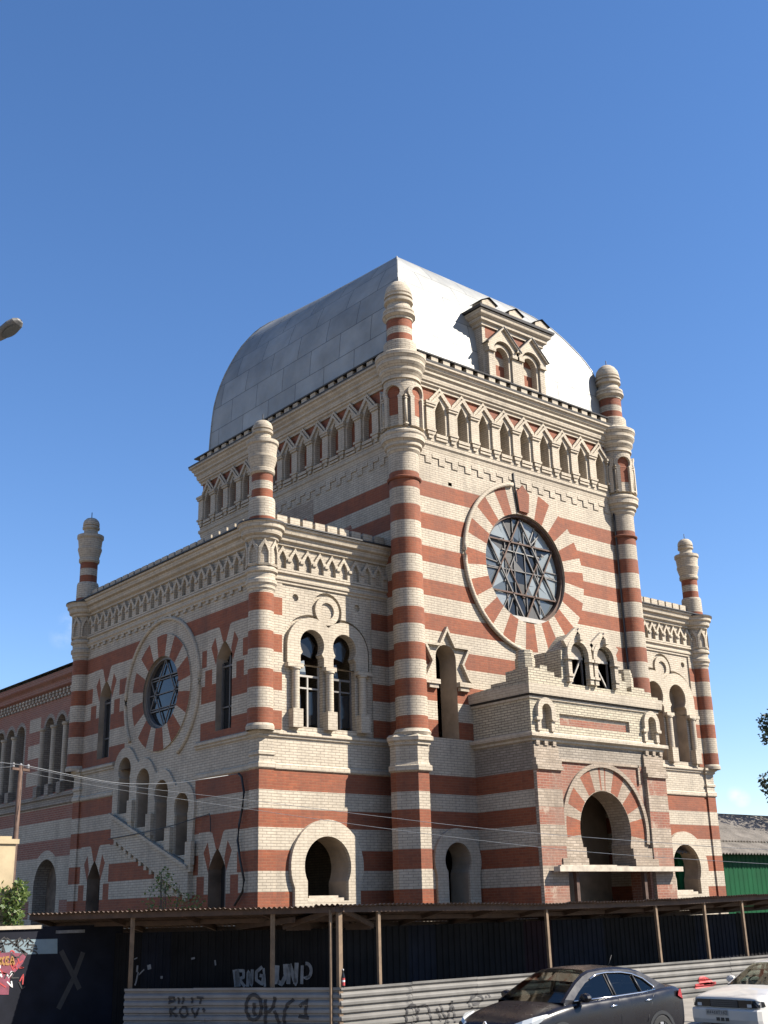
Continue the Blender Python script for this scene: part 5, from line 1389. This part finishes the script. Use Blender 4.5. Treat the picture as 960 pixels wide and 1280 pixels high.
# ================================================================== parked cars (front of each car faces -X)
def paint_mat(name, c, rough=.28, coat=.8, metal=.0):
    m, n, b = nt(name); b.inputs['Base Color'].default_value = (*c, 1); b.inputs['Roughness'].default_value = rough; b.inputs['Metallic'].default_value = metal
    b.inputs['Coat Weight'].default_value = coat; b.inputs['Coat Roughness'].default_value = .04
    b.inputs['Specular IOR Level'].default_value = .32; nz = noise(n, 3.5, 4); f = ramp(n, nz, [(.3, rough * .9), (.75, rough * 1.5)]); n.links.new(f, b.inputs['Roughness'])
paint_mat('car_dark', (.0065, .0058, .008), .24, .0, .0)
paint_mat('car_white', (.42, .40, .37), .35, .5)
plain('car_trim', (.012, .012, .013), .5, var=.2)
plain('tyre', (.012, .012, .012), .85, var=.2)
plain('chrome', (.55, .55, .56), .18, 1.0, .05)
plain('alloy', (.45, .45, .46), .3, .8, .08)
plain('seat_cloth', (.055, .05, .045), .9, var=.2)
plain('seat_pale', (.16, .145, .12), .9, var=.2)
glassy('lamp_glass', (.40, .42, .43), .1); glassy('lamp_dark', (.02, .02, .02), .15, .25); glassy('red_lamp', (.22, .008, .012), .15)
def carglass(name, tint, base):
    m, n, b = nt(name); b.inputs['Base Color'].default_value = (.01, .012, .014, 1); b.inputs['Roughness'].default_value = .03; b.inputs['Specular IOR Level'].default_value = .8
    t = N(n, 'ShaderNodeBsdfTransparent'); t.inputs[0].default_value = (*tint, 1)
    ms = N(n, 'ShaderNodeMixShader'); fr = N(n, 'ShaderNodeFresnel'); fr.inputs[0].default_value = 1.5
    ad = N(n, 'ShaderNodeMath', operation='ADD'); ad.inputs[1].default_value = base; n.links.new(fr.outputs[0], ad.inputs[0]); n.links.new(ad.outputs[0], ms.inputs[0])
    g = N(n, 'ShaderNodeBsdfGlossy'); g.inputs['Roughness'].default_value = .03; g.inputs[0].default_value = (.72, .70, .66, 1)
    o = [x for x in n.nodes if x.type == 'OUTPUT_MATERIAL'][0]
    n.links.new(t.outputs[0], ms.inputs[1]); n.links.new(g.outputs[0], ms.inputs[2]); n.links.new(ms.outputs[0], o.inputs[0])
carglass('wind_glass', (.55, .62, .58), .06); carglass('side_glass', (.10, .115, .12), .02)

def lerp_tab(tab, s):
    for (a, b) in zip(tab, tab[1:]):
        if s <= b[0]:
            t = (s - a[0]) / (b[0] - a[0]); t = max(0, t); return a[1] + (b[1] - a[1]) * t
    return tab[-1][1]
def smoothmesh(o, lv=2):
    b = bmesh.new(); b.from_mesh(o.data); bmesh.ops.remove_doubles(b, verts=b.verts, dist=1e-4); bmesh.ops.recalc_face_normals(b, faces=b.faces); b.to_mesh(o.data); b.free()
    for p in o.data.polygons: p.use_smooth = True
    m = o.modifiers.new('sub', 'SUBSURF'); m.levels = lv; m.render_levels = lv
def car(name, label, loc, P):
    t = thing(name, label, 'car', loc)
    paint = P['paint']; W = P['w'] / 2
    # lower body
    mb = MB(); rows = []
    for s in P['stations']:
        w = W * lerp_tab(P['plan'], s); zl = lerp_tab(P['low'], s); zb = lerp_tab(P['belt'], s); zt = lerp_tab(P['top'], s)
        half = [(w * .90, zl), (w * .985, zl + .12), (w * 1.0, zl + (zb - zl) * .45), (w * .995, zl + (zb - zl) * .80), (w * .965, zb - .02), (w * .90, zb + (zt - zb) * .45), (w * .62, zb + (zt - zb) * .9), (w * .3, zt), (0, zt + .006)]
        rows.append([(s, -y, z) for y, z in half] + [(s, y, z) for y, z in half[-2::-1]])
    n_ = len(rows[0])
    arches = P['wheels']
    for i in range(len(rows) - 1):
        for k in range(n_ - 1):
            mb.face([rows[i][k], rows[i + 1][k], rows[i + 1][k + 1], rows[i][k + 1]], paint)
    for r, rev in ((rows[0], 1), (rows[-1], 0)):
        h = n_ // 2
        for k in range(h):
            q = [r[k], r[k + 1], r[n_ - 2 - k], r[n_ - 1 - k]]
            if len({tuple(x) for x in q}) < 4: q = [r[k], r[k + 1], r[n_ - 1 - k]]
            mb.face(q, paint)
    for i in range(len(rows) - 1): mb.face([rows[i][0], rows[i + 1][0], rows[i + 1][-1], rows[i][-1]], 'car_trim')
    body = mb.build('body', t, (0, 0, 0)); smoothmesh(body)
    # greenhouse shell
    G = P['shell']; zb0 = P['zbelt']; zr = max(z for _, z in G); wb, wr = P['wb'], P['wr']
    def wz(z): return wb + (wr - wb) * max(0, min(1, (z - zb0) / (zr - zb0))) ** 1.0
    mb = MB(); rows = []
    dens = []
    for (s0, z0), (s1, z1) in zip(G, G[1:]):
        k = 3
        for i in range(k): dens.append((s0 + (s1 - s0) * i / k, z0 + (z1 - z0) * i / k))
    dens.append(G[-1])
    ys = [-1, -.93, -.6, 0, .6, .93, 1]
    for s, z in dens:
        w = wz(z); f = (z - zb0) / (zr - zb0)
        row = []
        for y in ys:
            bow = (1 - y * y); sgn = -1 if s < P['mid'] else 1
            row.append((s + sgn * .10 * bow * (1 - f), y * w, z + .035 * bow * f - .03 * (abs(y) > .99) * f))
        rows.append(row)
    a0, a1 = P['roofspan']
    for i in range(len(rows) - 1):
        sm = (dens[i][0] + dens[i + 1][0]) / 2
        for k in range(6):
            glass = (sm < a0 or sm > a1) and 0 < k < 5
            if not glass: mb.face([rows[i][k], rows[i + 1][k], rows[i + 1][k + 1], rows[i][k + 1]], paint, None, True)
    sh = mb.build('roof', t, (0, 0, 0))
    for nm, cond in (('windscreen', lambda s: s < a0), ('rear_window', lambda s: s > a1)):
        mb = MB()
        for i in range(len(rows) - 1):
            sm = (dens[i][0] + dens[i + 1][0]) / 2
            if cond(sm):
                for k in range(1, 5): mb.face([rows[i][k], rows[i + 1][k], rows[i + 1][k + 1], rows[i][k + 1]], 'wind_glass', None, True)
        mb.build(nm, t, (0, 0, 0))
    # sides of the greenhouse with window openings
    edge = [(r[0][0], r[0][2]) for r in rows]
    outline = edge + [(edge[-1][0], zb0 - .04), (edge[0][0], zb0 - .04)]
    for sd_ in (-1, 1):
        fr = lambda u, v, d=0, sd_=sd_: (u, sd_ * (wz(v) + d), v)
        mb = MB(); sheet(mb, fr, outline, P['windows'], (), paint, 0)
        for wv in P['windows']: rim(mb, fr, wv, -.03, 0, 'car_trim')
        mb.build('door_frame', t, (0, 0, 0))
        for wv in P['windows']:
            k = MB(); sheet(k, fr, wv, (), (), P['sideglass'], -.012); k.build('side_window', t, (0, 0, 0))
        if P.get('chrome_line'):
            k = MB(); L = P['chrome_line']; k.tube([fr(u, v, .012) for u, v in L], .014, 'chrome', 6); k.build('window_trim', t, (0, 0, 0))
            for u in P['pillar_trim']: k = MB(); k.tube([fr(*u[0], .008), fr(*u[1], .008)], .02, 'car_trim', 5); k.build('window_trim', t, (0, 0, 0))
        def side_y(u, v):
            w = W * lerp_tab(P['plan'], u); zl = lerp_tab(P['low'], u); zb = lerp_tab(P['belt'], u); q = (v - zl) / (zb - zl)
            return w * (1.0 if q < .6 else .985 if q < .85 else .965)
        for u, v in P['handles']:
            k = MB(); y = sd_ * (side_y(u, v) + .012); k.tube([(u, y, v), (u + .05, y + sd_ * .02, v + .008), (u + .13, y + sd_ * .02, v + .012), (u + .19, y, v + .012)], .017, P['handle_mat'], 8); k.build('door_handle', t, (0, 0, 0))
        for a, b in P['seams']:
            k = MB(); k.tube([(u, sd_ * (side_y(u, v) + .0), v) for u, v in [(a[0] + (b[0] - a[0]) * i / 6, a[1] + (b[1] - a[1]) * i / 6) for i in range(7)]], .006, 'car_trim', 4); k.build('door_seam', t, (0, 0, 0))
        # mirror
        mu, mv = P['mirror']; k = MB(); y0 = sd_ * wz(mv)
        c = Vector((mu, y0 + sd_ * .17, mv + .06))
        rings = []
        for f, ry, rz in ((-.07, .05, .04), (-.04, .10, .07), (.02, .115, .08), (.06, .10, .07)):
            rings.append([(c.x + f, c.y + ry * math.cos(a), c.z + rz * math.sin(a)) for a in [2 * PI * q / 12 for q in range(12)]])
        for A, B in zip(rings, rings[1:]):
            for q in range(12): k.face([A[q], A[(q + 1) % 12], B[(q + 1) % 12], B[q]], P['mirror_mat'], None, True)
        k.face(rings[0], P['mirror_mat']); k.face(rings[-1], 'dark_glass'); k.bar((mu + .02, y0, mv - .01), (mu + .01, y0 + sd_ * .10, mv + .03), .05, 'car_trim'); k.build('mirror', t, (0, 0, 0))
    # wheels
    for (u, z, r) in P['wheels']:
        for sd_ in (-1, 1):
            y1 = sd_ * (W * lerp_tab(P['plan'], u) + .004); k = MB()
            prof = [(r * .62, -.10), (r * .66, .0), (r * .92, .0), (r, -.03), (r, -.19)]
            def ring(rad_, off, m=24): return [(u + rad_ * math.cos(2 * PI * q / m), y1 + sd_ * off, z + rad_ * math.sin(2 * PI * q / m)) for q in range(m)]
            for (ra, oa), (rb, ob) in zip(prof, prof[1:]):
                A, B = ring(ra, oa), ring(rb, ob)
                for q in range(24): k.face([A[q], A[(q + 1) % 24], B[(q + 1) % 24], B[q]], 'tyre', None, True)
            wh = k.build('wheel', t, (0, 0, 0))
            k = MB(); A = ring(r * .66, -.02); B = ring(r * .60, -.025); C = ring(r * .60, -.12)
            for q in range(24): k.face([A[q], A[(q + 1) % 24], B[(q + 1) % 24], B[q]], 'alloy', None, True); k.face([B[q], B[(q + 1) % 24], C[(q + 1) % 24], C[q]], 'alloy', None, True)
            k.face(ring(r * .60, -.12), 'car_trim')
            for q in range(5):
                for dq in (-.13, .13):
                    a = 2 * PI * q / 5 + PI / 2; k.bar((u, y1 - sd_ * .02, z), (u + r * .62 * math.cos(a + dq), y1 - sd_ * .025, z + r * .62 * math.sin(a + dq)), .045, 'alloy', .03, (0, 1, 0))
            k.face(ring(r * .14, -.0, 24), 'alloy'); k.build('rim', wh)
            k = MB()   # dark wheel arch
            arc = [(u + (r + .07) * math.cos(a), z + (r + .07) * math.sin(a)) for a in [PI * q / 16 for q in range(17)]]
            inn = [(u + (r + .01) * math.cos(a), z + (r + .01) * math.sin(a)) for a in [PI * q / 16 for q in range(17)]]
            y2 = sd_ * (W * lerp_tab(P['plan'], u) + .002)
            for q in range(16): k.face([(arc[q][0], y2, arc[q][1]), (arc[q + 1][0], y2, arc[q + 1][1]), (inn[q + 1][0], y2, inn[q + 1][1]), (inn[q][0], y2, inn[q][1])], 'car_trim')
            k.build('wheel_arch', t, (0, 0, 0))
    # cabin
    for u, y in P['seats']:
        k = MB(); m = P['seat_mat']
        z = P['seat_z']
        def pad(x0, x1, y0, y1, z0, z1, lean):
            S_ = []
            for f in (0, .15, .85, 1):
                i = .0 if 0 < f < 1 else .03
                S_.append([(x0 + lean * f + i, y0 + i, z0 + (z1 - z0) * f), (x1 + lean * f - i, y0 + i, z0 + (z1 - z0) * f), (x1 + lean * f - i, y1 - i, z0 + (z1 - z0) * f), (x0 + lean * f + i, y1 - i, z0 + (z1 - z0) * f)])
            for A, B in zip(S_, S_[1:]):
                for q in range(4): k.face([A[q], A[(q + 1) % 4], B[(q + 1) % 4], B[q]], m)
            k.face(S_[-1], m)
        pad(u, u + .14, y - .24, y + .24, z - .1, z + .5, .16); pad(u + .17, u + .27, y - .13, y + .13, z + .53, z + .70, .03); pad(u - .45, u + .1, y - .25, y + .25, z - .25, z - .08, 0); k.build('seat', t, (0, 0, 0))
    k = MB(); u, y, z = P['wheel_pos']
    k.tube([(u + .18 * .45 * math.sin(a), y + .185 * math.cos(a), z + .185 * math.sin(a) * .9) for a in [2 * PI * q / 20 for q in range(21)]], .016, 'car_trim', 6, cap=False); k.bar((u, y - .17, z), (u, y + .17, z), .04, 'car_trim'); k.bar((u, y, z), (u - .35, y, z - .12), .05, 'car_trim'); k.build('steering_wheel', t, (0, 0, 0))
    k = MB(); k.box((P['shell'][0][0] + .08, -wb * .88, zb0 - .06), (P['shell'][0][0] + .55, wb * .88, zb0 + .015), 'car_trim'); k.build('dashboard', t, (0, 0, 0))
    t['group'] = 'cars parked along the fence'
    return t, body, None

GZ = G0
# dark saloon
D = dict(paint='car_dark', w=1.80, stations=[0, .06, .22, .5, .9, 1.3, 1.8, 2.4, 3.0, 3.5, 3.9, 4.3, 4.52, 4.62],
    plan=[(0, .70), (.06, .79), (.22, .90), (.5, .965), (.9, 1.0), (3.6, 1.0), (4.2, .95), (4.5, .85), (4.62, .74)],
    low=[(0, .30), (.3, .20), (4.2, .22), (4.62, .34)],
    belt=[(0, .60), (.06, .66), (.22, .73), (.5, .80), (.9, .88), (1.3, .93), (1.8, .955), (3.0, 1.0), (3.9, 1.05), (4.3, 1.05), (4.52, 1.0), (4.62, .9)],
    top=[(0, .64), (.06, .72), (.22, .80), (.5, .885), (.9, .975), (1.3, 1.03), (1.8, 1.04), (3.5, 1.07), (3.9, 1.12), (4.3, 1.135), (4.52, 1.10), (4.62, .97)],
    zbelt=.97, wb=.80, wr=.56, mid=2.4, roofspan=(2.02, 3.42),
    shell=[(1.12, .99), (1.36, 1.14), (1.62, 1.29), (1.86, 1.40), (2.05, 1.455), (2.4, 1.482), (2.8, 1.482), (3.15, 1.455), (3.42, 1.40), (3.7, 1.28), (4.0, 1.12)],
    windows=[[(1.40, 1.012), (1.60, 1.13), (1.86, 1.265), (2.12, 1.345), (2.42, 1.385), (2.46, 1.03)], [(2.56, 1.03), (2.52, 1.387), (2.9, 1.375), (3.16, 1.335), (3.22, 1.05)], [(3.28, 1.05), (3.22, 1.325), (3.42, 1.25), (3.62, 1.10), (3.60, 1.06)]],
    sideglass='side_glass', chrome_line=[(1.38, 1.0), (2.5, 1.012), (3.3, 1.035), (3.66, 1.062), (3.64, 1.12), (3.44, 1.265), (3.18, 1.355), (2.9, 1.395), (2.5, 1.408), (2.22, 1.388), (2.0, 1.32)], pillar_trim=[((2.51, 1.03), (2.47, 1.39)), ((3.25, 1.05), (3.19, 1.33))],
    handles=[(2.24, .86), (3.22, .90)], handle_mat='chrome', seams=[((2.52, .98), (2.50, .36)), ((1.50, .94), (1.42, .36)), ((3.50, 1.0), (3.22, .55))], mirror=(1.50, .99), mirror_mat='car_dark',
    wheels=[(.93, .32, .32), (3.63, .32, .32)], seats=[(2.28, -.38), (2.28, .38), (3.3, -.38), (3.3, .38)], seat_mat='seat_cloth', seat_z=.66, wheel_pos=(1.72, -.38, .98))
yn = -11.2; k_ = 14.8
xr_ = at(862, 1250, Y=yn).x; DX = xr_ - 4.50
dt, body, _ = car('parked_car', 'dark grey saloon parked nose to the left in front of the fence', (DX, yn + .90, GZ), D)
def lens_patch(pts, m, name, t, off=.012): k = MB(); k.face(pts, m); return k.build(name, t, (0, 0, 0))
def blob(name, t, path, r, m):   # lens shaped along a path of points with radii
    k = MB(); rings = []
    for (p, ry, rz) in path: rings.append([(p[0] + (-.5 * ry) * math.cos(a) * 0, p[1] + ry * math.cos(a), p[2] + rz * math.sin(a)) for a in [2 * PI * q / 12 for q in range(12)]])
    for A, B in zip(rings, rings[1:]):
        for q in range(12): k.face([A[q], A[(q + 1) % 12], B[(q + 1) % 12], B[q]], m, None, True)
    k.face(rings[0], m); k.face(rings[-1], m); return k.build(name, t, (0, 0, 0))
def headlamp(t, sgn, C, name='headlight', m='lamp_glass'):
    """almond lens lying on the corner of the front wing; C = list of (s, y, ztop, zbottom)"""
    k = MB()
    for (a, b) in zip(C, C[1:]):
        k.face([(a[0], sgn * a[1], a[3]), (b[0], sgn * b[1], b[3]), (b[0] - .02, sgn * (b[1] + .008), (b[2] + b[3]) / 2), (a[0] - .02, sgn * (a[1] + .008), (a[2] + a[3]) / 2)], m, None, True)
        k.face([(a[0] - .02, sgn * (a[1] + .008), (a[2] + a[3]) / 2), (b[0] - .02, sgn * (b[1] + .008), (b[2] + b[3]) / 2), (b[0] + .03, sgn * b[1], b[2]), (a[0] + .03, sgn * a[1], a[2])], m, None, True)
    return k.build(name, t, (0, 0, 0))
for sg in (-1, 1):
    o = headlamp(dt, sg, [(.035, .46, .66, .60), (.06, .60, .72, .585), (.13, .73, .77, .60), (.28, .83, .815, .66), (.46, .875, .84, .74), (.60, .885, .845, .82)])
    k = MB(); c = Vector((.07, sg * .655, .665)); k.face([(c.x - .035, c.y + .05 * math.cos(a), c.z + .05 * math.sin(a)) for a in [2 * PI * q / 14 for q in range(14)]], 'lamp_dark'); k.build('reflector', o)
    k = MB(); pts = [(4.28, .83, 1.03), (4.40, .78, 1.04), (4.50, .70, 1.0), (4.545, .58, .95)]; low = [(4.22, .845, .93), (4.42, .795, .86), (4.53, .70, .84), (4.57, .58, .86)]
    for i in range(3): k.face([(pts[i][0], sg * (pts[i][1] + .012), pts[i][2]), (pts[i + 1][0], sg * (pts[i + 1][1] + .012), pts[i + 1][2]), (low[i + 1][0], sg * (low[i + 1][1] + .012), low[i + 1][2]), (low[i][0], sg * (low[i][1] + .012), low[i][2])], 'red_lamp', None, True)
    k.build('tail_light', dt, (0, 0, 0))
k = MB()
for a, b in (((-.0, .10), (.055, .0)), ((.055, 0), (0, -.10)), ((0, -.10), (-.055, 0)), ((-.055, 0), (0, .10))): k.bar((-.012, a[0], .66 + a[1] * .75), (-.012, b[0], .66 + b[1] * .75), .026, 'chrome', .02)
k.build('emblem', dt, (0, 0, 0))
k = MB(); k.box((-.01, -.62, .33), (.05, .62, .52), 'car_trim'); k.build('grille', dt, (0, 0, 0))
k = MB(); k.tube([(3.3, 0, 1.47), (3.42, 0, 1.66)], .006, 'car_trim', 5); k.build('aerial', dt, (0, 0, 0))

# white saloon with pop-style flat nose
Wc = dict(paint='car_white', w=1.66, stations=[0, .04, .18, .5, .9, 1.3, 1.7, 2.3, 3.0, 3.5, 3.9, 4.15, 4.25],
    plan=[(0, .90), (.04, .955), (.18, .985), (.5, 1.0), (3.7, 1.0), (4.15, .95), (4.25, .90)],
    low=[(0, .28), (.2, .20), (4.0, .22), (4.25, .34)],
    belt=[(0, .66), (.04, .70), (.18, .735), (.5, .78), (.9, .82), (1.3, .85), (2.3, .88), (3.5, .92), (4.15, .92), (4.25, .86)],
    top=[(0, .69), (.04, .735), (.18, .765), (.5, .82), (.9, .87), (1.3, .905), (2.3, .92), (3.5, .95), (4.15, .96), (4.25, .90)],
    zbelt=.87, wb=.75, wr=.55, mid=2.2, roofspan=(1.98, 3.02),
    shell=[(1.22, .89), (1.45, 1.02), (1.70, 1.155), (1.92, 1.265), (2.04, 1.30), (2.4, 1.315), (2.8, 1.31), (3.02, 1.285), (3.3, 1.17), (3.7, .95)],
    windows=[[(1.62, .91), (1.82, 1.05), (2.06, 1.20), (2.36, 1.235), (2.38, .91)], [(2.46, .91), (2.44, 1.235), (2.85, 1.22), (3.05, 1.12), (3.2, .94)]],
    sideglass='wind_glass', chrome_line=None, pillar_trim=[], handles=[(2.2, .74)], handle_mat='car_trim', seams=[((2.42, .86), (2.42, .36)), ((1.46, .84), (1.40, .36))], mirror=(1.60, .90), mirror_mat='car_white',
    wheels=[(.82, .29, .29), (3.25, .29, .29)], seats=[(2.15, -.36), (2.15, .36)], seat_mat='seat_pale', seat_z=.55, wheel_pos=(1.66, .36, .87))
xw = at(947, 1240, Y=yn + .05).x
wt, body, _ = car('parked_car', 'white saloon with flat black grille parked behind the dark grey one', (xw - .02, yn + .05 + .80, GZ), Wc)
k = MB(); k.box((-.03, -.33, .525), (.06, .33, .672), 'car_trim'); k.build('grille', wt, (0, 0, 0))
for i in range(3): k = MB(); k.box((-.036, -.32, .555 + i * .038), (-.031, .32, .563 + i * .038), 'grey_frame'); k.build('grille_bar', wt, (0, 0, 0))
for sg in (-1, 1):
    k = MB(); k.box((-.024, sg * .345 if sg > 0 else -.66, .528), (.08, .66 if sg > 0 else -.345, .670), 'lamp_dark'); o = k.build('headlight', wt, (0, 0, 0))
    k = MB(); k.box((-.030, sg * .60 - .05, .54), (-.025, sg * .60 + .05, .60), 'lamp_glass'); k.build('reflector', o)
    k = MB(); k.face([(-.02, sg * .675, .53), (.0, sg * .775, .53), (.20, sg * .832, .55), (.16, sg * .832, .64), (.0, sg * .775, .665), (-.02, sg * .675, .668)], 'lamp_dark'); k.face([(.05, sg * .80, .54), (.08, sg * .81, .54), (.08, sg * .812, .65), (.05, sg * .802, .65)], 'chrome'); k.build('corner_light', wt, (0, 0, 0))
    k = MB(); k.box((-.085, sg * .40 - .16, .30), (-.06, sg * .40 + .16, .345), 'rust'); k.build('fog_lamp', wt, (0, 0, 0))
# bumper
k = MB(); sec = [(.02, .50), (-.05, .50), (-.075, .47), (-.075, .30), (-.05, .22), (.06, .20)]
ycur = [(-.83, .40), (-.825, .12), (-.78, .02), (-.6, -.012), (0, -.02), (.6, -.012), (.78, .02), (.825, .12), (.83, .40)]
for (ya, xa_), (yb_, xb_) in zip(ycur, ycur[1:]):
    for (sa, za), (sb, zb_) in zip(sec, sec[1:]):
        f = lambda s_, x_: x_ + s_ if abs(ya) < 2 else x_
        k.face([(xa_ + sa, ya, za), (xb_ + sa, yb_, za), (xb_ + sb, yb_, zb_), (xa_ + sb, ya, zb_)], 'car_white', None, True)
bum = k.build('bumper', wt, (0, 0, 0))
k = MB()
for y in (-.09, .02, .13): k.box((-.102, y - .04, .27), (-.09, y + .04, .335), 'car_trim')
k.build('air_intake', wt, (0, 0, 0))
k = MB(); k.box((-.112, -.12, .375), (-.098, .40, .485), 'pale_frame'); pl = k.build('number_plate', wt, (0, 0, 0))
k = MB(); fpl = lambda u, v, d=0: (-.1125 - d, .38 - u, .39 + v)
segs = {'M': [[(0, 0), (0, 1), (.5, .4), (1, 1), (1, 0)]], '4': [[(.8, 0), (.8, 1), (0, .35), (1, .35)]], '6': [[(1, 1), (.2, .7), (0, .3), (.3, 0), (.9, .1), (.9, .45), (.1, .5)]], '1': [[(.2, .8), (.6, 1), (.6, 0)]], '0': [[(0, 0), (0, 1), (1, 1), (1, 0), (0, 0)]], 'T': [[(0, 1), (1, 1)], [(.5, 1), (.5, 0)]], 'X': [[(0, 0), (1, 1)], [(0, 1), (1, 0)]]}
for i, ch in enumerate('M446XT163'.replace('3', '0')):
    for sgm in segs[ch]: stroke(k, fpl, [(.012 + i * .054 + a * .036, .012 + b * .055) for a, b in sgm], .011, 'black_paint', None, .02, .001)
k.build('plate_text', pl)
